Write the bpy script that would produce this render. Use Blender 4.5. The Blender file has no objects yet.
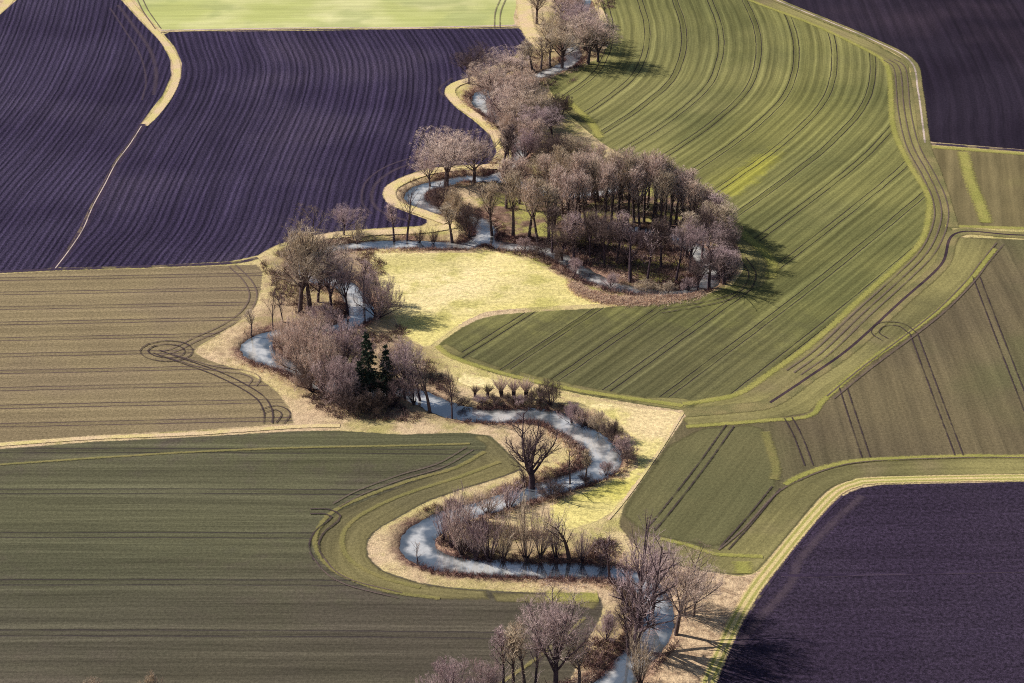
import bpy, math, random
import numpy as np
from mathutils.geometry import delaunay_2d_cdt
from mathutils import Vector, noise as mnoise

random.seed(7)
RNG = np.random.default_rng(11)
scene = bpy.context.scene
COL = scene.collection

# ------------------------------------------------------------------ camera
H = 235.0
PITCH = math.radians(27.0)
FOC = 2041.0
cam = bpy.data.cameras.new('camera')
cam.sensor_width = 36.0
cam.lens = FOC * 36.0 / 1024.0
cam.clip_start = 1.0
cam.clip_end = 20000.0
camo = bpy.data.objects.new('camera', cam)
camo.location = (0, 0, H)
camo.rotation_euler = (math.radians(90) - PITCH, 0, 0)
COL.objects.link(camo)
scene.camera = camo

def G(px, py):
    """survey point (given on the photograph) -> metres on the flat ground"""
    a = (px - 512.0) / FOC
    b = (341.5 - py) / FOC
    dy = math.cos(PITCH) + b * math.sin(PITCH)
    dz = -math.sin(PITCH) + b * math.cos(PITCH)
    t = -H / dz
    return (a * t, dy * t)

def GP(pts):
    return np.array([G(*p[:2]) for p in pts])

def px_per_m(px, py):
    x, y = G(px, py)
    d = y * math.cos(PITCH) + H * math.sin(PITCH)
    return FOC / d

# ------------------------------------------------------------------ sky, sun
SUN_EL = math.radians(38)
SUN_AZ_VEC = math.radians(162)     # direction (from +X, ccw) in which the sun stands
w = bpy.data.worlds.new('World')
scene.world = w
w.use_nodes = True
nt = w.node_tree
for n in list(nt.nodes):
    nt.nodes.remove(n)
sky = nt.nodes.new('ShaderNodeTexSky')
sky.sky_type = 'NISHITA'
sky.sun_disc = False
sky.sun_elevation = SUN_EL
sky.sun_rotation = math.radians(90) - SUN_AZ_VEC
sky.air_density = 1.1
sky.dust_density = 1.5
bg = nt.nodes.new('ShaderNodeBackground')
bg.inputs['Strength'].default_value = 0.058
wo = nt.nodes.new('ShaderNodeOutputWorld')
nt.links.new(sky.outputs[0], bg.inputs[0])
nt.links.new(bg.outputs[0], wo.inputs[0])
sl = bpy.data.lights.new('sun', 'SUN')
sl.energy = 5.0
sl.angle = math.radians(0.5)
sl.color = (1.0, 0.93, 0.80)
so = bpy.data.objects.new('sun', sl)
sv = Vector((math.cos(SUN_AZ_VEC) * math.cos(SUN_EL), math.sin(SUN_AZ_VEC) * math.cos(SUN_EL), math.sin(SUN_EL)))
so.rotation_euler = sv.to_track_quat('Z', 'Y').to_euler()
so.location = (0, 400, 300)
COL.objects.link(so)
scene.view_settings.view_transform = 'Standard'
scene.view_settings.look = 'None'
scene.view_settings.exposure = 0
scene.cycles.use_denoising = False
scene.cycles.pixel_filter_type = 'BLACKMAN_HARRIS'
scene.cycles.filter_width = 1.0
scene.cycles.max_bounces = 4
scene.cycles.diffuse_bounces = 2
scene.cycles.transparent_max_bounces = 12

# ------------------------------------------------------------------ geometry helpers
def resample(P, step):
    P = np.asarray(P, float)
    seg = np.linalg.norm(np.diff(P, axis=0), axis=1)
    s = np.concatenate([[0], np.cumsum(seg)])
    n = max(2, int(s[-1] / step) + 1)
    t = np.linspace(0, s[-1], n)
    return np.stack([np.interp(t, s, P[:, k]) for k in range(P.shape[1])], 1)

def smooth(P, step=2.0, it=3, amt=None):
    """Catmull-Rom through the points, resampled evenly"""
    P = np.asarray(P, float)
    if len(P) < 3:
        return resample(P, step)
    Q = np.vstack([2 * P[0] - P[1], P, 2 * P[-1] - P[-2]])
    out = []
    for i in range(1, len(Q) - 2):
        p0, p1, p2, p3 = Q[i - 1], Q[i], Q[i + 1], Q[i + 2]
        n = max(2, int(np.linalg.norm((p2 - p1)[:2]) / step))
        for k in range(n):
            t = k / n
            out.append(0.5 * ((2 * p1) + (-p0 + p2) * t + (2 * p0 - 5 * p1 + 4 * p2 - p3) * t * t + (-p0 + 3 * p1 - 3 * p2 + p3) * t ** 3))
    out.append(P[-1])
    return np.array(out)

def dist_poly(X, P, closed=False, signed=False, extra=None):
    """distance of points X (n,2) to polyline P; also arc length param and (optionally) signed side / interpolated extra"""
    P = np.asarray(P, float)
    if closed:
        P = np.vstack([P, P[:1]])
    A, B = P[:-1], P[1:]
    L = np.linalg.norm(B - A, axis=1) + 1e-9
    cum = np.concatenate([[0], np.cumsum(L)])
    best = np.full(len(X), 1e18); side = np.zeros(len(X)); arc = np.zeros(len(X)); ex = np.zeros(len(X))
    for i in range(len(A)):
        d = (B[i] - A[i]) / L[i]
        r = X - A[i]
        t = r @ d
        tc = np.clip(t, 0 if (closed or i > 0 or not signed) else -1e9, L[i] if (closed or i < len(A) - 1 or not signed) else 1e9)
        q = r - tc[:, None] * d
        dd = (q * q).sum(1)
        m = dd < best - 1e-9
        best[m] = dd[m]
        cr = d[0] * r[:, 1] - d[1] * r[:, 0]
        side[m] = np.sign(cr[m] + 1e-12)
        arc[m] = cum[i] + tc[m]
        if extra is not None:
            f = np.clip(tc / L[i], 0, 1)
            ex[m] = (extra[i] * (1 - f) + extra[i + 1] * f)[m]
    return np.sqrt(best), side, arc, ex

def inside(X, P):
    P = np.asarray(P, float)
    c = np.zeros(len(X), bool)
    j = len(P) - 1
    for i in range(len(P)):
        yi, yj = P[i, 1], P[j, 1]
        if yi != yj:
            cond = ((yi > X[:, 1]) != (yj > X[:, 1]))
            xx = (P[j, 0] - P[i, 0]) * (X[:, 1] - yi) / (yj - yi) + P[i, 0]
            c ^= cond & (X[:, 0] < xx)
        j = i
    return c

def make_mesh(name, V, F, mats=None, attrs=None, vattrs=None, smoothf=False, uv=None):
    """fast mesh from arrays; F (m,3) or (m,4)"""
    me = bpy.data.meshes.new(name)
    V = np.asarray(V, np.float32); F = np.asarray(F, np.int32)
    me.vertices.add(len(V)); me.vertices.foreach_set('co', V.ravel())
    k = F.shape[1]
    me.loops.add(F.size); me.loops.foreach_set('vertex_index', F.ravel())
    me.polygons.add(len(F))
    me.polygons.foreach_set('loop_start', np.arange(0, F.size, k, dtype=np.int32))
    me.polygons.foreach_set('loop_total', np.full(len(F), k, np.int32))
    me.update(calc_edges=True)
    if smoothf:
        me.polygons.foreach_set('use_smooth', np.ones(len(F), bool))
    for n, a in (attrs or {}).items():
        at = me.attributes.new(n, 'FLOAT', 'POINT'); at.data.foreach_set('value', np.asarray(a, np.float32))
    for n, a in (vattrs or {}).items():
        at = me.attributes.new(n, 'FLOAT_VECTOR', 'POINT'); at.data.foreach_set('vector', np.asarray(a, np.float32).ravel())
    for m in (mats or []):
        me.materials.append(m)
    return me

def link(name, me, parent=None, **props):
    o = bpy.data.objects.new(name, me)
    COL.objects.link(o)
    if parent is not None:
        o.parent = parent
    for k, v in props.items():
        o[k] = v
    return o

# ------------------------------------------------------------------ node helpers
class NT:
    def __init__(s, name):
        s.m = bpy.data.materials.new(name); s.m.use_nodes = True
        s.t = s.m.node_tree
        for n in list(s.t.nodes): s.t.nodes.remove(n)
        s.out = s.t.nodes.new('ShaderNodeOutputMaterial')
    def put(s, sock, v):
        if isinstance(v, bpy.types.NodeSocket): s.t.links.new(v, sock)
        elif isinstance(v, (tuple, list)) and len(v) == 3 and sock.type == 'RGBA': sock.default_value = (*v, 1)
        else: sock.default_value = v
    def math(s, op, a, b=0.0, c=0.0, clamp=False):
        n = s.t.nodes.new('ShaderNodeMath'); n.operation = op; n.use_clamp = clamp
        s.put(n.inputs[0], a); s.put(n.inputs[1], b); s.put(n.inputs[2], c)
        return n.outputs[0]
    def add(s, a, b): return s.math('ADD', a, b)
    def sub(s, a, b): return s.math('SUBTRACT', a, b)
    def mul(s, a, b): return s.math('MULTIPLY', a, b)
    def mx(s, a, b): return s.math('MAXIMUM', a, b)
    def mapr(s, v, a, b, c=0.0, d=1.0, smooth=True):
        n = s.t.nodes.new('ShaderNodeMapRange'); n.interpolation_type = 'SMOOTHSTEP' if smooth else 'LINEAR'
        s.put(n.inputs[0], v); s.put(n.inputs[1], a); s.put(n.inputs[2], b); s.put(n.inputs[3], c); s.put(n.inputs[4], d)
        return n.outputs[0]
    def attr(s, name, kind='Fac'):
        n = s.t.nodes.new('ShaderNodeAttribute'); n.attribute_name = name
        return n.outputs[kind]
    def sep(s, v):
        n = s.t.nodes.new('ShaderNodeSeparateXYZ'); s.put(n.inputs[0], v); return n.outputs
    def comb(s, x=0.0, y=0.0, z=0.0):
        n = s.t.nodes.new('ShaderNodeCombineXYZ'); s.put(n.inputs[0], x); s.put(n.inputs[1], y); s.put(n.inputs[2], z); return n.outputs[0]
    def pos(s):
        n = s.t.nodes.new('ShaderNodeNewGeometry'); return n.outputs['Position']
    def noise(s, vec, scale, detail=3.0, rough=0.55, dist=0.0, out=0):
        n = s.t.nodes.new('ShaderNodeTexNoise'); s.put(n.inputs['Vector'], vec)
        n.inputs['Scale'].default_value = scale; n.inputs['Detail'].default_value = detail
        n.inputs['Roughness'].default_value = rough; n.inputs['Distortion'].default_value = dist
        return n.outputs[out]
    def mix(s, f, a, b, mode='MIX'):
        n = s.t.nodes.new('ShaderNodeMix'); n.data_type = 'RGBA'; n.blend_type = mode
        s.put(n.inputs[0], f)
        s.put(n.inputs[6], a); s.put(n.inputs[7], b)
        return n.outputs[2]
    def bright(s, col, f):
        n = s.t.nodes.new('ShaderNodeVectorMath'); n.operation = 'SCALE'
        s.put(n.inputs[0], col); s.put(n.inputs[3], f)
        return n.outputs[0]
    def bump(s, h, dist=1.0, strength=1.0):
        n = s.t.nodes.new('ShaderNodeBump'); s.put(n.inputs['Height'], h)
        n.inputs['Distance'].default_value = dist; n.inputs['Strength'].default_value = strength
        return n.outputs[0]
    def diffuse(s, col, normal=None, rough=0.9, spec=0.1, alpha=None):
        n = s.t.nodes.new('ShaderNodeBsdfPrincipled')
        s.put(n.inputs['Base Color'], col); s.put(n.inputs['Roughness'], rough)
        n.inputs['Specular IOR Level'].default_value = spec
        if normal is not None: s.put(n.inputs['Normal'], normal)
        if alpha is not None: s.put(n.inputs['Alpha'], alpha)
        s.t.links.new(n.outputs[0], s.out.inputs[0])
        return n

TAN = (0.74, 0.56, 0.37); TAN2 = (0.40, 0.28, 0.19); YEL = (0.70, 0.59, 0.27); GRN = (0.36, 0.34, 0.10)
BROWN = (0.10, 0.062, 0.06); DARK = (0.035, 0.025, 0.04)

def verge(k, P, yel=0.5):
    """dry grass of the verges, worked out in metres on the ground"""
    big = k.noise(P, 0.035, 3)
    mid = k.noise(P, 0.45, 4, 0.65)
    fine = k.noise(P, 2.6, 3, 0.7)
    c = k.mix(k.mapr(big, 0.40, 0.62), TAN, YEL)
    c = k.mix(k.mul(k.mapr(mid, 0.46, 0.70), 0.75), c, TAN2)
    c = k.mix(k.mul(k.mapr(k.noise(P, 0.09, 4, 0.65), 0.48, 0.66), 0.62), c, GRN)
    c = k.mix(k.mul(k.mapr(k.noise(P, 0.8, 2, 0.5), 0.66, 0.74), 0.6), c, (0.16, 0.12, 0.07))
    c = k.bright(c, k.mul(k.mapr(fine, 0.25, 0.75, 0.66, 1.24), k.mapr(k.noise(P, 6.0, 2, 0.6), 0.3, 0.7, 0.82, 1.15)))
    return c, k.add(k.mul(fine, 0.25), k.mul(mid, 0.25))

def field_material(name, A, B, patch=None, patch_scale=0.02, streak=1.0, streak_amp=0.25, period=None, period_amp=0.2,
                   tram=None, clod=0.15, clod_scale=1.6, bumpd=0.25, edge=0.6, edge_band=None, haze=None, spots=None, fade=0.0):
    k = NT(name)
    rc = k.sep(k.attr('rows', 'Vector')); u, v, e = rc[0], rc[1], rc[2]
    P = k.pos()
    wob = k.mul(k.sub(k.noise(P, 0.12, 2), 0.5), 0.5)
    u = k.add(u, wob)
    s1 = k.noise(k.comb(k.mul(u, streak), k.mul(v, 0.022), 0.0), 1.0, 4, 0.7)
    s2 = k.noise(k.comb(k.mul(u, streak * 0.28), k.mul(v, 0.010), 3.3), 1.0, 2, 0.5)
    big = k.noise(P, patch_scale, 4, 0.55)
    fine = k.noise(P, clod_scale, 4, 0.75)
    spk = k.noise(P, clod_scale * 3.1, 2, 0.6)
    col = k.mix(k.mapr(big, 0.36, 0.64), A, B)
    if patch: col = k.mix(k.mul(k.mapr(k.noise(P, patch[1], 3), patch[2], patch[3]), patch[4]), col, patch[0])
    if spots:
        # local patches of a different tone: (px, py, radius m, colour, strength)
        for (sx, sy, rx, ry, rot, cc, st) in spots:
            gx, gy = G(sx, sy)
            mp = k.t.nodes.new('ShaderNodeMapping'); mp.vector_type = 'TEXTURE'
            k.put(mp.inputs['Vector'], P)
            mp.inputs['Location'].default_value = (gx, gy, 0); mp.inputs['Rotation'].default_value = (0, 0, rot)
            mp.inputs['Scale'].default_value = (rx, ry, 1)
            ln = k.t.nodes.new('ShaderNodeVectorMath'); ln.operation = 'LENGTH'; k.put(ln.inputs[0], mp.outputs[0])
            f = k.add(ln.outputs['Value'], k.mul(k.sub(k.noise(P, 0.16, 4, 0.7), 0.5), 1.6))
            col = k.mix(k.mul(k.mapr(f, 0.4, 1.15, 1, 0), st), col, cc)
    f = k.add(1.0, k.mul(k.sub(s1, 0.5), streak_amp * 3.2))
    f = k.mul(f, k.add(1.0, k.mul(k.sub(s2, 0.5), streak_amp * 1.8)))
    height = k.mul(s1, 0.35)
    if period:
        ph = k.math('SINE', k.add(k.mul(u, 2 * math.pi / period), k.mul(k.noise(k.comb(k.mul(u, 0.16), k.mul(v, 0.004), 7.0), 1.0, 2), 9.0)))
        gate = k.mapr(k.noise(P, 0.035, 2), 0.30, 0.62)
        f = k.mul(f, k.add(1.0, k.mul(ph, k.mul(gate, period_amp))))
        height = k.add(height, k.mul(ph, 0.30))
    f = k.mul(f, k.mapr(fine, 0.25, 0.75, 1 - clod * 1.6, 1 + clod * 1.6))
    f = k.mul(f, k.mapr(spk, 0.25, 0.75, 1 - clod, 1 + clod))
    col = k.bright(col, f)
    if tram:
        T, off, gap, wd, tcol, tst = tram
        m = k.math('MODULO', k.add(u, 1000 * T - off), T)           # 0..T
        d = k.math('ABSOLUTE', k.sub(k.math('ABSOLUTE', k.sub(m, T / 2)), gap))
        line = k.mapr(k.add(d, k.mul(k.sub(k.noise(P, 1.3, 2), 0.5), wd)), wd * 0.4, wd * 1.3, 1, 0)
        br = k.mapr(k.noise(P, 0.09, 2), 0.28, 0.55, 0.35, 1)
        # a lighter shoulder beside every wheel line
        sh = k.mapr(k.math('ABSOLUTE', k.sub(k.math('ABSOLUTE', k.sub(m, T / 2)), gap + 1.3)), 0.3, 1.1, 1, 0)
        col = k.bright(col, k.add(1.0, k.mul(sh, 0.16)))
        col = k.mix(k.mul(k.mul(line, br), tst), col, tcol)
        height = k.sub(height, k.mul(line, 0.5))
    if edge_band:
        wd, ec, st = edge_band
        col = k.mix(k.mul(k.mapr(k.add(e, k.mul(k.noise(P, 0.5, 3), 1.0)), wd * 0.7 + 0.5, wd * 1.1 + 0.5, 1, 0), st), col, ec)
    al = None
    if fade:
        al = k.mapr(k.add(e, k.mul(k.sub(k.noise(P, 0.8, 4, 0.7), 0.5), fade)), 0.15, 0.15 + fade)
    vc, vh = verge(k, P)
    ef = k.mapr(k.add(e, k.mul(k.sub(k.noise(P, 0.9, 4, 0.7), 0.5), edge * 3)), 0.0, 0.5, 1, 0)
    ef = k.mx(ef, k.mapr(k.add(e, k.mul(k.sub(k.noise(P, 0.22, 4, 0.75), 0.5), edge * 5)), -0.3, 0.5, 0.85, 0))
    if not fade: col = k.mix(ef, col, vc)
    height = k.add(height, k.mul(fine, clod * 2.2))
    k.diffuse(col, k.bump(height, bumpd, 0.8), 0.92, 0.08, alpha=al)
    return k.m

# ------------------------------------------------------------------ stream layout (centre line and half width in metres)
def cl(pts, step=1.5):
    a = np.array([[*G(p[0], p[1]), p[2] * 0.70] for p in pts])
    return smooth(a, step)
main_px = [(612,-30,3),(590,-8,3),(575,20,3),(572,45,3.0),(571,60,3.4),(548,71,3),(528,77,3),(505,84,2.6),(484,92,3.2),(481,101,3.4),(494,115,2.2),(510,132,1.8),
           (520,150,1.8),(508,166,2.2),(490,176,2.8),(462,177,2.8),(438,182,3),(419,189,3.6),(417,198,3.6),(434,207,3),(462,213,2.8),(481,222,3.6),(485,233,3.6),
           (470,242.5,3),(440,243.5,3),(400,242.5,3.2),(365,243.5,3.2),(330,248,2.8),(304,262,3),(312,276,3),(342,282,2.8),(355,296,3.4),(359,314,4),(336,326,2.2),(300,328,1.8),
           (272,333,2.6),(256,343,4.4),(266,355,4.4),(292,366,2.8),(325,384,2.2),(365,391,2.2),(402,390,2.6),(425,397,3.6),(447,407,3.8),(475,412.5,3.7),
           (505,413.5,3.7),(533,412.5,3.7),(553,416,4),(572,426,4.2),(590,437,4.4),(604,450,4.6),(603,464,4.3),(583,475,3.8),(552,485,3.6),(520,494,3.2),(485,505,3.2),(452,514,3.4),
           (427,527,4),(417,539,4.2),(421,550,4.0),(440,559,3.6),(472,564,3.4),(505,566,3.3),(540,568,3.2),(575,568,3.2),(610,570,3),(640,579,3),(655,596,3.2),(658,618,3.4),(650,640,3.6),(632,660,3.7),
           (612,683,3.8),(585,712,3.8),(560,745,3.8),(520,800,3.8),(485,870,3.8),(470,960,3.8),(490,1060,3.8)]
loop_px = [(485,238,2.6),(505,244,2.8),(530,246,2.6),(553,252,2.8),(572,263,3),(588,274,3),(615,284,2.4),(650,290,2.2),(685,290,2.2),(708,279,3.2),(706,262,3.2),(693,246,3.4),(675,236,3),
           (650,230,3),(622,228,2.4),(596,222,2.2)]
arc_px = [(500,178,2.2),(525,183,2.6),(552,191,3),(580,193,3.2),(606,190,2.8),(624,184,2)]
STREAMS = [cl(main_px), cl(loop_px), cl(arc_px)]

def creek_dist(X):
    """distance from the water's edge (negative in the stream)"""
    best = np.full(len(X), 1e9)
    for S in STREAMS:
        lo = S[:, :2].min(0) - 40; hi = S[:, :2].max(0) + 40
        m = ((X > lo) & (X < hi)).all(1)
        if m.any():
            d, _, _, hw = dist_poly(X[m], S[:, :2], extra=S[:, 2])
            best[m] = np.minimum(best[m], d - hw)
    return np.minimum(best, 40)

def vnoise(X, sc, seed=0.0, oct=3):
    out = np.empty(len(X))
    for i in range(len(X)):
        out[i] = mnoise.fractal(Vector((X[i, 0] * sc + seed, X[i, 1] * sc, seed)), 1.0, 2.0, oct)
    return out

# ------------------------------------------------------------------ ground sheet
WOOD = GP([(493,170),(520,160),(560,152),(640,165),(700,196),(722,222),(738,245),(738,270),(726,284),(690,294),(640,297),(600,292),(565,276),(530,258),(490,250),(486,238),(476,214),(480,190)])
GROVES = [GP([(262,262),(300,240),(345,238),(385,262),(392,320),(440,352),(460,400),(440,424),(330,418),(285,385),(262,370),(240,350),(245,330),(268,300)]),
          GP([(470,60),(520,50),(545,20),(560,-20),(620,-20),(606,60),(560,90),(570,130),(600,165),(520,170),(500,150),(505,120),(470,95)]),
          GP([(430,540),(445,520),(480,520),(520,530),(560,535),(610,540),(650,580),(680,640),(650,683),(600,690),(560,690),(500,690),(590,640),(610,600),(600,585),(520,560),(470,556)])]
def build_ground():
    xs = np.concatenate([[-9000, -5000, -2500, -1200, -600, -350], np.arange(-230, 232, 1.0), [350, 600, 1200, 2500, 5000, 9000]])
    ys = np.concatenate([[-3000, -800, 0, 150], np.arange(216, 860, 1.0), [950, 1200, 1800, 3000, 6000, 12000]])
    XX, YY = np.meshgrid(xs, ys)
    X = np.stack([XX.ravel(), YY.ravel()], 1)
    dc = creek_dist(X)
    jag = np.zeros(len(X))
    near = dc < 12
    jag[near] = vnoise(X[near], 0.35, 2.0) * 0.9
    d2 = dc + jag * 0.8
    z = -1.5 * (1 - np.clip((d2 + 0.6) / 3.0, 0, 1) ** 0.8)
    bank = near & (d2 > 1.5) & (dc < 6)
    z[bank] += 0.0
    # woodland mask
    ww = np.where(inside(X, WOOD), 1, -1) * dist_poly(X, WOOD, True)[0]
    gg = np.full(len(X), -50.0)
    for g in GROVES:
        gg = np.maximum(gg, np.where(inside(X, g), 1, -1) * dist_poly(X, g, True)[0])
    nx, ny = len(xs), len(ys)
    i = (np.arange(ny - 1)[:, None] * nx + np.arange(nx - 1)[None]).ravel()
    F = np.stack([i, i + 1, i + nx + 1, i + nx], 1)
    V = np.column_stack([X, z])
    k = NT('dry_grass_and_banks')
    P = k.pos()
    c, h = verge(k, P)
    for (sx, sy, rx, ry, rot, st) in ((700,625,17,46,-0.25,0.95),(268,385,16,60,0.5,0.4),(520,440,12,18,0,0.3),(470,580,45,5,0.05,0.35),(640,395,40,7,-0.2,0.3),(215,350,12,20,0,0.3)):
        gx, gy = G(sx, sy)
        mp = k.t.nodes.new('ShaderNodeMapping'); mp.vector_type = 'TEXTURE'
        k.put(mp.inputs['Vector'], P)
        mp.inputs['Location'].default_value = (gx, gy, 0); mp.inputs['Rotation'].default_value = (0, 0, rot); mp.inputs['Scale'].default_value = (rx, ry, 1)
        ln = k.t.nodes.new('ShaderNodeVectorMath'); ln.operation = 'LENGTH'; k.put(ln.inputs[0], mp.outputs[0])
        f = k.add(ln.outputs['Value'], k.mul(k.sub(k.noise(P, 0.16, 4, 0.7), 0.5), 1.4))
        dry = k.mix(k.mapr(k.noise(P, 0.5, 4, 0.7), 0.40, 0.62), (0.78, 0.58, 0.39), (0.42, 0.29, 0.20))
        dry = k.bright(dry, k.mapr(k.noise(P, 2.6, 3, 0.7), 0.25, 0.75, 0.6, 1.25))
        c = k.mix(k.mul(k.mapr(f, 0.6, 1.15, 1, 0), st), c, dry)
    dcn = k.attr('creek'); wn = k.attr('wood'); gn = k.attr('grove')
    n1 = k.noise(P, 0.35, 4, 0.7); n2 = k.noise(P, 0.09, 3, 0.6); n3 = k.noise(P, 1.7, 4, 0.8)
    # woodland floor: leaf litter with grassy clearings
    litter = k.mix(k.mapr(n1, 0.35, 0.7), (0.12, 0.075, 0.06), (0.34, 0.22, 0.17))
    litter = k.bright(litter, k.mapr(n3, 0.25, 0.75, 0.5, 1.5))
    grassy = k.bright((0.40, 0.38, 0.12), k.mapr(n3, 0.25, 0.75, 0.7, 1.25))
    floor = k.mix(k.mapr(n2, 0.45, 0.60), litter, grassy)
    c = k.mix(k.mapr(k.add(wn, k.mul(k.sub(n1, 0.5), 8)), -1.5, 1.5), c, floor)
    gl = k.mix(k.mapr(n2, 0.42, 0.62), k.mix(0.45, litter, c), k.mix(0.5, c, litter))
    c = k.mix(k.mul(k.mapr(k.add(gn, k.mul(k.sub(n1, 0.5), 10)), -2, 3), 0.85), c, gl)
    # banks
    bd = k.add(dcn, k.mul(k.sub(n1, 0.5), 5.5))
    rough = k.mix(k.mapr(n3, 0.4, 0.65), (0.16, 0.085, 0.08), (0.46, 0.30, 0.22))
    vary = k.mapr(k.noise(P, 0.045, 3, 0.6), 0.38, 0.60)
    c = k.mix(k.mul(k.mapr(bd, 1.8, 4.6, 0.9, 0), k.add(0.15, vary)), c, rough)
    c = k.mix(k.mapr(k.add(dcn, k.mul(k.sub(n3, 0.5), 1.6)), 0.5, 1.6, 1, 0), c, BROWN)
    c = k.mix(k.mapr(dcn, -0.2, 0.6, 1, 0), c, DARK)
    k.diffuse(c, k.bump(k.add(h, k.mul(n1, 0.8)), 0.5, 0.9), 0.95, 0.05)
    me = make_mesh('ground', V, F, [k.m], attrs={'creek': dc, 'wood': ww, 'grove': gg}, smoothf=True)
    link('ground', me, kind='structure')
build_ground()

# ------------------------------------------------------------------ water
def build_water():
    k = NT('stream_water')
    P = k.pos()
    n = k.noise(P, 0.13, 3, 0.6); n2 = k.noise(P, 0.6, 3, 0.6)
    c = k.mix(k.mapr(n, 0.44, 0.62), (0.16, 0.19, 0.24), (0.98, 0.98, 1.0))  # pale patches: sky reflections and glints painted into the water colour
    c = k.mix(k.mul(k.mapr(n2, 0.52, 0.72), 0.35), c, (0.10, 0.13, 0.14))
    s = k.sep(k.attr('across', 'Vector'))
    ed = k.add(k.math('ABSOLUTE', s[0]), k.mul(k.sub(k.noise(P, 0.22, 3, 0.6), 0.5), 1.3))
    c = k.mix(k.mapr(ed, 0.30, 0.80, 0, 0.9), c, (0.05, 0.065, 0.075))  # dark reflections of banks and trees painted in towards the edges
    nrm = k.bump(k.noise(P, 1.6, 3, 0.6), 0.02, 0.4)
    b = k.diffuse(c, nrm, 0.5, 0.2)
    gl = k.t.nodes.new('ShaderNodeBsdfGlossy'); gl.inputs['Color'].default_value = (0.95, 0.93, 0.92, 1); gl.inputs['Roughness'].default_value = 0.04
    k.put(gl.inputs['Normal'], nrm)
    mxs = k.t.nodes.new('ShaderNodeMixShader'); mxs.inputs[0].default_value = 0.5
    k.t.links.new(b.outputs[0], mxs.inputs[1]); k.t.links.new(gl.outputs[0], mxs.inputs[2]); k.t.links.new(mxs.outputs[0], k.out.inputs[0])
    V, F, A = [], [], []
    off = 0
    for i, S in enumerate(STREAMS):
        z = -0.72 + 0.012 * i
        T = np.gradient(S[:, :2], axis=0); T /= np.linalg.norm(T, axis=1)[:, None] + 1e-9
        N = np.stack([-T[:, 1], T[:, 0]], 1)
        rows = []
        for s in (-1, -0.5, 0, 0.5, 1):
            rows.append(S[:, :2] + N * (s * (S[:, 2:3] + 1.3)))
        for q, r in zip((-1, -0.5, 0, 0.5, 1), rows):
            V.append(np.column_stack([r, np.full(len(r), z)])); A.append(np.column_stack([np.full(len(r), q), S[:, 2], S[:, 2]]))
        n_ = len(S)
        for a in range(4):
            ii = off + a * n_ + np.arange(n_ - 1)
            F.append(np.stack([ii, ii + 1, ii + n_ + 1, ii + n_], 1))
        off += 5 * n_
    me = make_mesh('stream', np.vstack(V), np.vstack(F), [k.m], vattrs={'across': np.vstack(A)})
    link('stream', me, kind='structure')
build_water()

# ------------------------------------------------------------------ field sheets
Z = [0.02]
def field(name, px, guide, mat, z, grid=2.2, round_=True, clear=None):
    P = GP(px)
    Pb = resample(np.vstack([P, P[:1]]), 3.0)[:-1] if not round_ else smooth(np.vstack([P, P[:1]]), 3.0)[:-1]
    lo, hi = Pb.min(0), Pb.max(0)
    gx, gy = np.meshgrid(np.arange(lo[0], hi[0], grid), np.arange(lo[1], hi[1], grid))
    X = np.stack([gx.ravel(), gy.ravel()], 1)
    X[:, 0] += (np.arange(len(X)) % 2) * 0.01
    ins = inside(X, Pb); X = X[ins]
    d = dist_poly(X, Pb, True)[0]
    X = X[d > grid * 0.6]
    allp = np.vstack([Pb, X])
    n = len(Pb)
    vs, es, fs, _, _, _ = delaunay_2d_cdt([Vector(p) for p in allp.tolist()], [(i, (i + 1) % n) for i in range(n)], [list(range(n))], 1, 1e-5)
    V = np.array([(v.x, v.y) for v in vs])
    F = np.array([f for f in fs if len(f) == 3])
    if clear is not None:
        dcv = creek_dist(V)
        F = F[(dcv[F] > clear).all(1)]
    e = dist_poly(V, Pb, True)[0]
    if clear is not None: e = np.minimum(e, np.maximum(dcv - clear - 0.5, 0))
    gd = smooth(GP(guide), 3.0)
    dd, side, arc, _ = dist_poly(V, gd, signed=True)
    rows = np.column_stack([dd * side, arc, e])
    # make sure the faces point up
    a, b, c = V[F[:, 0]], V[F[:, 1]], V[F[:, 2]]
    cr = (b[:, 0] - a[:, 0]) * (c[:, 1] - a[:, 1]) - (b[:, 1] - a[:, 1]) * (c[:, 0] - a[:, 0])
    F[cr < 0] = F[cr < 0][:, ::-1]
    me = make_mesh(name, np.column_stack([V, np.full(len(V), z)]), F, [mat], vattrs={'rows': rows})
    return link(name, me, kind='structure')

PLOUGH = dict(clod=0.36, clod_scale=1.5, edge=0.08, bumpd=0.5)
m_pl1 = field_material('ploughed_soil_west', (0.037, 0.027, 0.066), (0.052, 0.040, 0.087), streak=1.5, streak_amp=0.46, period=2.0, period_amp=0.13, patch=((0.088, 0.071, 0.123), 0.018, 0.52, 0.75, 0.32), **PLOUGH)
m_pl2 = field_material('ploughed_soil_centre', (0.037, 0.027, 0.066), (0.052, 0.040, 0.085), streak=1.3, streak_amp=0.50, period=2.1, period_amp=0.16, patch=((0.093, 0.071, 0.114), 0.02, 0.5, 0.75, 0.32), **PLOUGH)
m_pl4 = field_material('ploughed_soil_north_east', (0.020, 0.014, 0.028), (0.030, 0.022, 0.040), streak=0.9, streak_amp=0.25, period=4.4, period_amp=0.16, clod=0.2, clod_scale=1.2, edge=0.25, patch=((0.058, 0.040, 0.062), 0.012, 0.5, 0.7, 0.6))
m_pl6 = field_material('ploughed_soil_south_east', (0.040, 0.028, 0.054), (0.052, 0.038, 0.066), streak=0.8, streak_amp=0.30, clod=0.42, clod_scale=1.2, edge=0.3, patch=((0.029, 0.020, 0.047), 0.02, 0.45, 0.65, 0.5))
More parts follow.
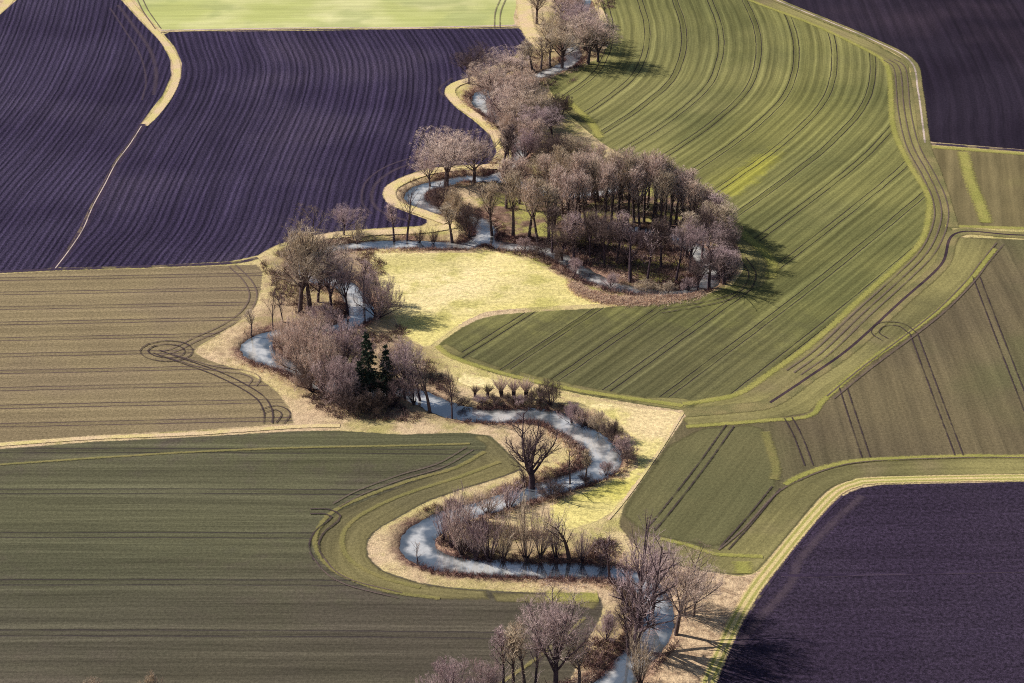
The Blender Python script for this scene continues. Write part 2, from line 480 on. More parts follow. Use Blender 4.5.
m_top = field_material('young_crop_north', (0.50, 0.53, 0.20), (0.72, 0.70, 0.38), streak=0.5, streak_amp=0.22, clod=0.06, patch=((0.40, 0.44, 0.19), 0.03, 0.5, 0.6, 0.6), edge=0.2)
m_wheat = field_material('winter_wheat_rows', (0.142, 0.144, 0.057), (0.219, 0.211, 0.078), streak=1.5, streak_amp=0.40, period=3.0, period_amp=0.13,
    tram=(13.2, 4.0, 0.95, 0.17, (0.047, 0.036, 0.041), 0.9), clod=0.15, clod_scale=1.3, edge=0.4,
    patch=((0.275, 0.254, 0.106), 0.013, 0.48, 0.66, 0.5),
    spots=[(750,173,26,5,1.1,(0.42,0.40,0.06),0.6),(712,192,30,7,1.1,(0.30,0.285,0.07),0.35),(790,120,40,22,1.1,(0.27,0.26,0.085),0.4),(640,60,45,60,0,(0.25,0.235,0.10),0.4),(560,370,60,40,0,(0.105,0.10,0.052),0.6),(690,370,60,40,0,(0.115,0.108,0.055),0.55)])
m_head = field_material('headland_wheat', (0.165, 0.150, 0.070), (0.31, 0.275, 0.115), streak=0.75, streak_amp=0.34, clod=0.15, clod_scale=1.3, fade=0.7, patch=((0.26, 0.20, 0.13), 0.03, 0.5, 0.65, 0.5))
m_east = field_material('thin_crop_rows', (0.141, 0.113, 0.072), (0.179, 0.145, 0.085), streak=0.7, streak_amp=0.24, period=6.0, period_amp=0.06, clod=0.17, clod_scale=1.4, edge=0.35,
    patch=((0.132, 0.130, 0.063), 0.015, 0.42, 0.6, 0.7), tram=None)
m_eastb = field_material('green_crop_rows', (0.132, 0.128, 0.063), (0.172, 0.158, 0.077), streak=1.0, streak_amp=0.22, clod=0.15, clod_scale=1.4, fade=1.5, tram=None)
m_west = field_material('stubble_crop_rows', (0.232, 0.181, 0.110), (0.301, 0.239, 0.137), streak=1.0, streak_amp=0.20, clod=0.22, clod_scale=1.5, edge=0.5,
    patch=((0.191, 0.143, 0.106), 0.02, 0.48, 0.62, 0.5), tram=(9.0, 0.0, 0.85, 0.22, (0.090, 0.059, 0.075), 0.8))
m_sw = field_material('dark_crop_rows', (0.104, 0.091, 0.068), (0.106, 0.088, 0.074), streak=1.2, streak_amp=0.48, clod=0.18, clod_scale=1.5, edge=0.4,
    patch=((0.116, 0.106, 0.068), 0.03, 0.46, 0.62, 0.45), spots=[(150,510,70,45,0,(0.118, 0.118, 0.067),0.75),(420,445,60,12,0,(0.118, 0.118, 0.065),0.8),(60,600,50,30,0,(0.090, 0.090, 0.059),0.5),(330,640,70,30,0,(0.096, 0.086, 0.064),0.6)], tram=(18.0, 0.0, 1.0, 0.26, (0.045, 0.035, 0.045), 0.65))
m_small = field_material('brown_crop_rows', (0.18, 0.148, 0.078), (0.23, 0.185, 0.095), streak=0.5, streak_amp=0.24, period=6.0, period_amp=0.2, clod=0.14, edge=0.4, patch=((0.20, 0.185, 0.08), 0.02, 0.5, 0.65, 0.5))
m_meadow = field_material('dry_meadow', (0.90, 0.75, 0.42), (0.74, 0.64, 0.25), streak=0.35, streak_amp=0.14, clod=0.22, clod_scale=0.9, edge=0.8,
    patch=((0.50, 0.46, 0.14), 0.09, 0.46, 0.66, 0.7), bumpd=0.15, spots=[(420,262,18,8,0,(0.44,0.40,0.14),0.5),(650,420,10,14,0,(0.80,0.62,0.38),0.8),(605,490,9,6,0,(0.62,0.57,0.13),0.7)])

field('ploughed_field', [(-150,120),(-40,48),(0,14),(16,0),(50,-30),(95,-32),(122,0),(140,20),(161,41),(171,59),(172,76),(163,96),(151,111),(140.5,125),(129.5,143),(115,162),(104,183),(92,205),(81,228),(69,248),(53.5,269),(0,271.5),(-150,279)],
      [(-130,420),(-80,340),(-20,262),(30,195),(75,140),(110,85),(130,30),(140,-30)], m_pl1, 0.020, round_=False)
field('ploughed_field', [(161,32),(174,47),(181,63),(180,78),(170,100),(156,117),(147,124),(141.2,127),(129.8,145),(115.4,164),(104.4,185),(92.4,207),(81.4,230),(69.4,250),(54,268.5),(150,266),(230,262),(258,256),(275,246),(300,238),(335,232),(380,228.5),(421,226.5),(432,221),(413,214),(392,206),(384,196),(386,187),(400,178),(429,168),(472,165),(490,165),(498,152),(491,135),(474,120),(456,107),(445,93),(455,82),(475,76),(490,68),(515,56),(534,45),(528,35),(520,28)],
      [(205,300),(232,262),(254,230),(270,184),(287,143),(305,102),(311,66),(299,37),(285,5),(270,-30)], m_pl2, 0.024, round_=False)
field('crop_field', [(95,-45),(134,0),(150,20),(161,30.5),(300,28),(400,27.5),(516,25),(514,18),(517,5),(520,-45)], [(0,20),(520,14)], m_top, 0.020, round_=False)
field('wheat_field', [(580,-45),(593,0),(600,12),(606,27),(608,45),(595,60),(572,68),(545,80),(550,92),(565,112),(585,130),(605,146),(640,165),(680,185),(706,202),(728,228),(740,252),(743,270),(731,286),(708,293.5),(673,300),(639,304),(600,307.5),(540,311),(500,314),(480,318),(460,328),(443,340),(436,346),(447,355),(465,363),(490,373),(530,383),(580,395),(640,405),(683,411.5),
      (720,408),(770,402),(809,376),(850,347),(899,302),(940,265),(955.5,233),(951,225),(940,190),(926,148),(924,143),(916,91),(908,61),(870,40),(825,21),(775,0),(720,-35)],
      [(330,280),(480,198),(600,128),(640,101),(665,78),(676,50),(676,25),(668,0),(655,-40)], m_wheat, 0.020, round_=False)
field('wheat_headland', [(722,-35),(749,0),(814,25),(866,50),(884,60),(890,80),(892,126),(906,160),(924,190),(929,210),(926,232),(905,258),(866,294),(817,339),(772,372),(740,392),(700,398),(683,411),(720,407),(769,401.5),(808,375.5),(849,346.5),(898,301.5),(939,264.5),(954.5,232.5),(950,225),(939,190),(925,148),(923,143),(915,91),(907,61.5),(869.5,41),(824,22),(774,1),(740,-35)],
      [(774,0),(824,22),(869,41),(907,61),(915,91),(923,143),(939,190),(950,225),(939,264),(898,301),(849,346),(808,376),(769,402),(700,420)], m_head, 0.026, round_=False)
field('wheat_headland', [(437,346),(447,342),(470,356),(500,366),(540,376),(590,387),(640,396),(700,398),(683,411),(640,404.5),(580,394.5),(530,382.5),(490,372.5),(465,362.5),(447,354.5)],
      [(437,347),(465,362),(490,372),(530,383),(580,395),(640,405),(683,411),(720,412)], m_head, 0.032, round_=False)
field('wheat_headland', [(552,92),(565,96),(590,121),(606,142),(640,160),(690,190),(721,217),(744,236),(771,256),(775,272),(760,290),(731,286),(743,270),(740,252),(728,228),(706,202),(680,185),(640,165),(605,146),(585,130),(565,112)],
      [(550,92),(565,112),(585,130),(605,146),(680,185),(728,228),(743,260),(735,290)], m_head, 0.030, round_=False)
field('ploughed_field', [(740,-45),(779,0),(829,20),(874,39),(912,60),(920,91),(927,142),(1024,150),(1180,163),(1180,-45)], [(900,-60),(966,72),(978,141),(990,210)], m_pl4, 0.020, round_=False)
field('crop_field', [(928,146),(1024,154),(1180,167),(1180,234),(1024,229),(954,227),(943,190)], [(972,100),(980,160),(985,222),(990,260)], m_small, 0.022, round_=False)
field('crop_field', [(958,236.5),(1024,239.5),(1180,246),(1180,477),(1024,475.5),(881,477.5),(852,481.5),(834,487.5),(820,499.5),(802,521.5),(781,546.5),(757,574),(740,576.5),(696,571.5),(655,560),(632,545),(617,525),(623,505),(640,481),(665,444.5),(686,414),(720,410.5),(770,404.5),(809,379),(850,350),(899,305),(940,268)],
      [(880,240),(918,333),(962,456),(1010,590)], m_east, 0.020, round_=False)
field('crop_field', [(700,427),(764,423),(774,448),(781,470),(777,491),(745,525),(722,549),(667,541),(640,532),(620,516),(624,505),(640,482),(665,445.5)],
      [(760,395),(728,433),(665,512),(610,580)], m_eastb, 0.026, round_=False)
field('crop_headland', [(958,237),(1000,239),(985,262),(973,277),(944,306),(907,335),(866,364),(825,398),(809,414),(764,421),(686,426),(672,433),(684,415),(720,411),(770,405),(809,379.5),(850,350.5),(899,305.5),(940,268.5)],
      [(956,237),(940,268),(899,305),(850,350),(809,379),(770,405),(720,411),(686,414)], m_head, 0.032, round_=False)
field('crop_headland', [(1180,455),(1024,457),(969,457),(874,460.5),(833,466),(800,477),(776,491),(745,525),(722,549),(667,541),(640,530),(632,545),(655,559),(696,571),(740,576),(757,573),(780.5,546),(801.5,521),(819.5,499),(833.5,487),(852,481),(881,477),(1024,475),(1180,476.5)],
      [(1180,477),(1024,476),(881,478),(852,482),(834,488),(820,500),(802,522),(781,547),(757,574)], m_head, 0.038, round_=False)
field('crop_field', [(-150,280),(0,273.5),(54,270.5),(150,268),(230,265),(258,264),(264,272),(262,290),(255,306),(240,320),(221,334),(193,351),(206,359),(232,367),(258,377),(277,390),(290,407),(296,424),(193,431),(97,436),(0,443),(-150,455)],
      [(-200,319.5),(0,316),(226,311.5),(420,308)], m_west, 0.020, round_=False)
field('crop_field', [(-150,461),(0,448.5),(97,441),(193,436.5),(295,430.5),(340,430),(400,434),(463,432),(491,435),(501,444),(512,455),(524,466),(522,471),(500,479),(470,488),(428,502),(400,518),(378,530),(368,543),(370,558),(385,571),(420,582),(453,587),(505,590.5),(560,592.5),(598,592),(605,602),(603,617),(591,637),(583,655),(572,680),(545,712),(500,765),(455,850),(430,960),(430,1050),(-250,1050),(-200,760)],
      [(-200,513.5),(0,513),(200,513),(400,514),(700,517)], m_sw, 0.020, round_=False)
field('crop_headland', [(463,432.5),(491,435.5),(501,444.5),(512,455.5),(523.5,466),(521.5,470.5),(500,478.5),(470,487.5),(428,501.5),(400,517.5),(377.5,530),(367.5,543),(369.5,558),(384.5,571.5),(420,582.5),(453,587.5),(505,591),(560,593),(597,592.5),(603,601),(600,612),(570,606),(500,603),(440,601),(395,594),(355,582),(325,568),(313,548),(318,528),(338,510),(370,497),(410,482),(450,468),(480,455),(485,446),(470,438)],
      [(491,435),(524,468),(500,479),(470,488),(428,502),(400,518),(378,530),(368,543),(370,558),(385,571),(420,582),(453,587),(505,590),(600,592)], m_head2 := field_material('headland_dark_crop', (0.15, 0.132, 0.072), (0.21, 0.182, 0.085), streak=0.8, streak_amp=0.40, clod=0.17, clod_scale=1.4, fade=0.9, patch=((0.27, 0.235, 0.11), 0.03, 0.5, 0.65, 0.5)), 0.026, round_=False)
field('ploughed_field', [(1180,482.5),(1024,481),(881,484),(859,487.5),(842,494.5),(825,512.5),(803,537.5),(778,569.5),(753,605.5),(732,644),(715,683),(695,745),(680,850),(680,1050),(1350,1050),(1250,745)],
      [(500,575),(781,575),(1024,571),(1200,569)], m_pl6, 0.020, round_=False)
field('meadow', [(375,249),(400,247.5),(440,248.5),(475,249),(508,254),(545,268),(575,285),(600,296),(640,299.5),(600,304),(540,307.5),(500,310.5),(480,314.5),(460,325),(443,337),(433,344),(424,347),(408,338),(396,322),(388,304),(380,285),(370,262)],
      [(300,280),(640,240)], m_meadow, 0.020, round_=True, clear=2.6)
field('meadow', [(462,372),(500,380),(540,388.5),(580,398),(640,408),(683,414.5),(663,445),(638,482),(620,504),(600,520),(560,530),(550,505),(590,490),(615,478),(632,455),(628,435),(612,420),(585,405),(555,396),(520,389),(480,388),(458,382)],
      [(400,372),(683,412)], m_meadow, 0.022, round_=True, clear=2.6)

# ------------------------------------------------------------------ strips: verges, ditches, grass tracks and wheel tracks
def strip_mat(name, col, col2, alpha_edge=0.35, break_=0.0, amp=0.3, centre=None, opacity=1.0):
    k = NT(name); P = k.pos()
    s = k.sep(k.attr('strip', 'Vector'))        # x: -1..1 across, y: metres along, z: half width
    n = k.noise(P, 1.4, 3, 0.7); nb = k.noise(P, 0.12, 3, 0.6); nf = k.noise(P, 3.2, 3, 0.7)
    c = k.mix(k.mapr(nb, 0.35, 0.65), col, col2)
    if centre:
        c = k.mix(k.mul(k.mapr(k.math('ABSOLUTE', k.sub(k.math('ABSOLUTE', s[0]), centre[1])), 0.10, 0.28, 1, 0), centre[2]), c, centre[0])
    c = k.bright(c, k.mapr(nf, 0.25, 0.75, 1 - amp, 1 + amp))
    ed = k.add(k.math('ABSOLUTE', s[0]), k.mul(k.sub(n, 0.5), alpha_edge * 2))
    a = k.mapr(ed, 1 - alpha_edge, 1.0, 1, 0)
    if break_: a = k.mul(a, k.mapr(nb, 0.5 - break_, 0.5, 0.5, 1))
    k.diffuse(c, k.bump(nf, 0.15, 0.6), 0.95, 0.05, alpha=k.mul(a, opacity))
    return k.m
m_tan = strip_mat('dry_grass_strip', TAN, YEL, 0.3)
m_white = strip_mat('pale_field_edge', (0.55, 0.45, 0.44), (0.66, 0.54, 0.48), 0.5, 0.12)
m_ydrive = strip_mat('grass_track', (0.66, 0.56, 0.26), (0.72, 0.55, 0.30), 0.3, centre=((0.33, 0.33, 0.08), 0.42, 0.75))
m_light = strip_mat('light_green_strip', (0.40, 0.39, 0.11), (0.48, 0.44, 0.14), 0.7, 0.0, opacity=0.75)
m_light2 = strip_mat('light_crop_strip', (0.31, 0.285, 0.11), (0.36, 0.31, 0.13), 0.7, 0.0, opacity=0.65)
m_rut = strip_mat('wheel_rut', (0.05, 0.036, 0.05), (0.085, 0.06, 0.07), 0.8, 0.10, opacity=0.85)
m_rutw = strip_mat('faint_wheel_rut', (0.15, 0.105, 0.115), (0.19, 0.14, 0.13), 0.7, 0.15, opacity=0.75)
m_ditch = strip_mat('ditch_bottom', (0.045, 0.030, 0.045), (0.09, 0.06, 0.07), 0.3)
m_plmark = strip_mat('turned_soil', (0.17, 0.125, 0.16), (0.13, 0.095, 0.13), 0.9, 0.2, opacity=0.45)
m_dkmark = strip_mat('dark_furrow', (0.055, 0.038, 0.08), (0.07, 0.05, 0.09), 0.6, 0.1, opacity=0.9)

zc = [0.044]
def strip(name, px, width, mat, offsets=(0,), step=1.2, sm=True):
    V, F, A = [], [], []; off = 0
    zc[0] += 0.003
    C = smooth(GP(px), step) if sm else resample(GP(px), step)
    T = np.gradient(C, axis=0); T /= np.linalg.norm(T, axis=1)[:, None] + 1e-9
    N = np.stack([-T[:, 1], T[:, 0]], 1)
    s = np.concatenate([[0], np.cumsum(np.linalg.norm(np.diff(C, axis=0), axis=1))])
    for o in offsets:
        for q in (-1, 0, 1):
            V.append(np.column_stack([C + N * (o + q * width / 2), np.full(len(C), zc[0])]))
            A.append(np.column_stack([np.full(len(C), q), s, np.full(len(C), width / 2)]))
        n = len(C)
        for a in range(2):
            i = off + a * n + np.arange(n - 1)
            F.append(np.stack([i, i + n, i + n + 1, i + 1], 1))
        off += 3 * n
    me = make_mesh(name, np.vstack(V), np.vstack(F)[:, ::-1], [mat], vattrs={'strip': np.vstack(A)})
    return link(name, me, kind='structure')
PAIR = (-1.0, 1.0)
RW = 0.62
strip('grass_strip', [(112,-30),(128,0),(145,20),(161,38),(173,55),(177,70),(174,86),(165,102),(154,116),(144,125.5)], 3.0, m_tan)
strip('field_furrow', [(143,124),(131,144),(117,163),(106,184),(94,206),(83,229),(70,249),(53,270)], 3.0, m_dkmark)
strip('field_edge', [(141.5,126),(130,144),(116,163),(105,184),(93,206),(83,229),(70,249),(54,270)], 0.40, m_white)
strip('grass_strip', [(-60,62),(0,10),(12,-3),(40,-30)], 4.2, m_tan)
strip('field_furrow', [(0,272),(54,269.5),(150,266.5),(230,263),(258,258)], 2.2, m_dkmark)
strip('field_furrow', [(161,32.3),(300,29.8),(400,29.6),(520,27)], 1.2, m_dkmark)
strip('field_edge', [(161,30.3),(300,28),(400,27.8),(516,25.3)], 1.3, m_white)
# plough headland marks
strip('plough_headland', [(118,5),(135,28),(150,50),(156,72),(154,95)], 2.2, m_plmark)
strip('plough_headland', [(110,8),(126,32),(140,55),(146,80),(142,100)], 1.2, m_plmark)
strip('plough_headland', [(470,112),(440,92),(452,78)], 1.6, m_plmark)
strip('plough_headland', [(425,160),(395,170),(376,184),(372,200),(382,212),(410,222)], 1.8, m_plmark)
strip('plough_headland', [(425,154),(388,166),(366,182),(362,202),(372,214)], 1.2, m_plmark)
strip('plough_headland', [(703,700),(737,648),(760,618),(790,585),(800,560),(828,528),(862,496)], 3.0, m_plmark)
strip('field_furrow', [(1180,572),(1024,571),(900,574.5),(781,576)], 1.4, m_dkmark)
strip('field_edge', [(781,577),(820,577.5),(880,575),(960,574),(1024,572.5),(1180,572)], 0.35, m_plmark)
strip('field_furrow', [(714.5,690),(732,646),(753,607),(778,571),(803,539),(825,514),(843,496)], 1.1, m_dkmark)
strip('field_furrow', [(927,143.5),(1024,151),(1180,164)], 2.4, m_dkmark)
# pale verges
strip('grass_verge', [(926,146.5),(1024,154),(1180,167)], 3.6, m_light)
strip('grass_verge', [(945,226),(1024,228.5),(1180,233)], 2.6, m_light)
m_vgreen = strip_mat('ditch_verge', (0.20, 0.185, 0.085), (0.30, 0.25, 0.12), 0.3)
strip('grass_verge', [(1180,239),(1024,235.5),(957,233.3),(941,265),(900,302.5),(850,348),(809,377),(770,403),(730,409),(684,413)], 5.0, m_vgreen)
strip('grass_verge', [(740,-20),(777,0.3),(827,21),(872,40),(910,61),(918,91),(925,143),(935,170),(945,200),(953,228)], 4.0, m_vgreen)
strip('grass_verge', [(740,-20),(777,0.3),(827,21),(872,40),(910,61),(918,91),(925,143)], 0.8, m_white)
strip('ditch', [(1180,239),(1024,235.5),(957,233.3),(941,265),(900,302.5),(850,348),(809,377),(770,403)], 0.9, m_ditch)
strip('grass_verge', [(1180,478.8),(1024,477.8),(881,480.5),(855,484),(838,491),(822,506),(802,529),(779,557.5),(754,590),(736,620),(724,646),(708,684),(690,735)], 3.4, m_ydrive)
strip('field_edge', [(683,413),(664,444),(639,481),(620,506),(608,520)], 0.8, m_tan)
strip('grass_verge', [(-150,458),(0,445),(97,438),(193,434),(295,427),(340,426)], 1.8, m_tan)
# headland crop strips
strip('crop_strip', [(700,-22),(749,0),(814,25),(866,50),(884,62),(890,80),(893,126),(907,160),(927,194),(929,212),(922,240),(900,264),(866,294),(817,339),(772,372),(738,394),(700,402),(683,404)], 2.6, m_light)
strip('crop_strip', [(437,346),(452,357),(490,370),(530,380.5),(580,391),(640,400),(683,406)], 2.4, m_light)
strip('crop_strip', [(562,97),(589,121),(600,138)], 4.0, m_light)
strip('crop_strip', [(718,214),(744,235),(764,252),(773,266),(770,278)], 4.2, m_light)
strip('crop_strip', [(995,249),(973,277),(944,306),(907,335),(866,364),(825,399),(809,416),(764,421),(686,427)], 2.2, m_light)
strip('crop_strip', [(1180,454),(1024,457),(969,456.5),(874,460),(833,465.5),(800,476.5),(785,485)], 2.4, m_light)
strip('crop_strip', [(963,152),(970,180),(980,205),(986,223)], 5.0, m_light)
strip('crop_strip', [(765,432),(770,448),(776,468),(774,480)], 3.0, m_light2)
strip('crop_strip', [(660,539),(690,546),(713,554),(740,556),(763,557)], 1.8, m_light)
strip('crop_strip', [(742,562),(744,574)], 5.0, m_light, sm=False)
strip('crop_strip', [(0,465),(100,458),(200,452),(300,448),(400,446),(470,444)], 1.2, m_light2)
strip('crop_strip', [(485,452),(455,468),(410,481),(370,495),(336,510),(320,526),(315,545),(328,566),(352,580),(390,592),(440,599)], 1.6, m_light2)
strip('crop_strip', [(500,462),(460,477),(415,491),(380,505),(352,522),(342,540),(350,560),(380,577),(420,588)], 1.6, m_light2)
strip('crop_strip', [(545,597),(570,598),(598,597)], 5.0, m_light)
strip('crop_strip', [(585,618),(560,640),(535,660),(500,684)], 1.2, m_light2)
# explicit wheel tracks
for tr_ in ([(788,418),(798,437),(809,466)],[(843,388),(854,422),(866,458)],[(913,333),(935,392),(959,456)],[(976,277),(1000,340),(1028,412)],[(1060,340),(1090,420),(1110,460)],[(730,426),(700,468),(664,514),(650,530)],[(776,488),(750,520),(724,549)]):
    strip('wheel_track', tr_, 0.55, m_rut, (-0.95, 0.95))
strip('wheel_track', [(886,60),(897,70),(901,110),(909,145),(925,175),(936,200),(937,222),(925,250),(900,276),(860,312),(820,350),(790,372)], RW, m_rutw, (-1, 1, 3.0))
strip('wheel_track', [(1000,244),(985,262),(968,284),(940,312),(907,338),(868,367),(830,398)], RW, m_rutw, PAIR)
strip('wheel_track', [(912,333),(900,325),(882,325),(875,333),(885,340)], 0.5, m_rut, PAIR)
strip('wheel_track', [(1180,458),(1024,460),(969,460),(874,463.5),(835,470),(803,482),(778,497),(748,530),(722,552)], RW, m_rutw, (-0.9,))
strip('wheel_track', [(232,266),(248,282),(253,298),(243,314),(222,328),(195,340),(175,350),(160,354)], RW, m_rutw, PAIR)
strip('wheel_track', [(156,352),(190,364),(215,373),(240,385),(260,398),(268,412),(268,424)], RW, m_rut, PAIR)
strip('wheel_track', [(150,346),(165,343),(182,345),(189,352),(182,358),(166,360),(150,357),(144,351),(152,345)], RW, m_rut, PAIR)
strip('wheel_track', [(170,356),(210,368),(245,373),(256,379),(252,386)], 0.5, m_rutw, PAIR)
strip('wheel_track', [(280,424),(286,414),(276,408),(262,412)], 0.5, m_rut, PAIR)
strip('wheel_track', [(310,512),(326,512),(336,517),(330,524),(320,532),(314,545),(318,560)], RW, m_rut, PAIR)
strip('wheel_track', [(314,552),(330,572),(352,584),(400,596)], 0.5, m_rutw, PAIR)
strip('wheel_track', [(470,449),(440,466),(400,478),(360,493),(336,506)], 0.5, m_rutw, PAIR)
strip('wheel_track', [(742,258),(752,274),(745,290),(715,302),(660,312)], 0.5, m_rut, PAIR)
strip('wheel_track', [(140,0),(146,12),(158,29)], 0.6, m_rutw, PAIR)
strip('wheel_track', [(497,28),(498,12),(505,-5)], 0.6, m_rutw, PAIR)
# dry grass path round the north bends
strip('grass_path', [(521,-20),(524,5),(527,25),(535,40),(549,52)], 6.5, m_tan)
strip('grass_path', [(500,66),(478,78),(458,84),(450,92),(458,104),(475,116),(490,128),(500,142),(505,155),(502,166)], 4.2, m_tan)
strip('grass_path', [(505,167),(470,168),(432,172),(402,182),(390,191),(394,203),(416,211),(438,219),(448,223)], 4.4, m_tan)
strip('grass_path', [(325,237),(380,233),(425,231),(455,226)], 4.2, m_tan)
strip('grass_path', [(586,-25),(596,2),(603,20),(606,44)], 3.0, m_tan)

# ------------------------------------------------------------------ trees
def unit(a): return a / (np.linalg.norm(a, axis=-1, keepdims=True) + 1e-9)

def tubes(P, R, S, cap=False):
    """P (n,K,3), R (n,K) -> verts, faces; S=2 gives flat ribbons"""
    n, K, _ = P.shape
    T = unit(np.gradient(P, axis=1))
    ref = unit(RNG.normal(size=(n, 1, 3)) * np.array([1, 1, 0.6]))
    A = unit(np.cross(T, np.broadcast_to(ref, T.shape))); B = np.cross(T, A)
    V = []
    for s in range(S):
        a = 2 * math.pi * s / S
        V.append(P + (A * math.cos(a) + B * math.sin(a)) * R[..., None])
    V = np.stack(V, 2).reshape(-1, 3)
    base = (np.arange(n) * K * S)[:, None, None]; kk = (np.arange(K - 1) * S)[None, :, None]
    if S == 2:
        ss = np.array([0])[None, None]; s2 = np.array([1])[None, None]
    else:
        ss = np.arange(S)[None, None]; s2 = ((np.arange(S) + 1) % S)[None, None]
    F = np.stack([base + kk + ss, base + kk + s2, base + kk + S + s2, base + kk + S + ss], -1).reshape(-1, 4)
    return V, F

def curve(O, D, L, up, wig, K):
    n = len(O)
    t = np.linspace(0, 1, K)[None, :, None]
    side = RNG.normal(size=(n, 1, 3)) * wig
    side2 = RNG.normal(size=(n, 1, 3)) * wig * 0.6
    Lx = L[:, None, None]
    P = O[:, None] + D[:, None] * Lx * t + np.array([0, 0, 1.0]) * (up * Lx) * t ** 2 + side * Lx * t ** 2 + side2 * Lx * np.sin(t * 5)* 0.3 * t
    return P

def children(P, L, R, nc, t0, t1, a0, a1, ratio, rr, up_bias=0.0):
    """nc children on every parent curve"""
    n, K, _ = P.shape
    t = t0 + (t1 - t0) * (np.arange(nc)[None] + RNG.random((n, nc))) / nc
    x = t * (K - 1); i = np.clip(x.astype(int), 0, K - 2); f = (x - i)[..., None]
    idx = np.arange(n)[:, None]
    O = P[idx, i] * (1 - f) + P[idx, i + 1] * f
    T = unit(P[idx, i + 1] - P[idx, i])
    az = RNG.random((n, 1)) * 6.28 + np.arange(nc)[None] * 2.399 + RNG.normal(size=(n, nc)) * 0.4
    ref = np.where(np.abs(T[..., 2:3]) > 0.9, np.array([1.0, 0, 0]), np.array([0, 0, 1.0]))
    A = unit(np.cross(T, ref)); B = np.cross(T, A)
    ang = np.radians(a0 + (a1 - a0) * RNG.random((n, nc)))[..., None]
    D = T * np.cos(ang) + (A * np.cos(az)[..., None] + B * np.sin(az)[..., None]) * np.sin(ang)
    D = unit(D + np.array([0, 0, up_bias]))
    Lc = L[:, None] * ratio * (1.15 - 0.65 * (t - t0) / (t1 - t0 + 1e-6)) * (0.7 + 0.6 * RNG.random((n, nc)))
    Rc = R[:, None] * rr * (1.1 - 0.5 * t)
    return O.reshape(-1, 3), D.reshape(-1, 3), Lc.ravel(), Rc.ravel()

def taper(R, K, end=0.35):
    return R[:, None] * np.linspace(1, end, K)[None]

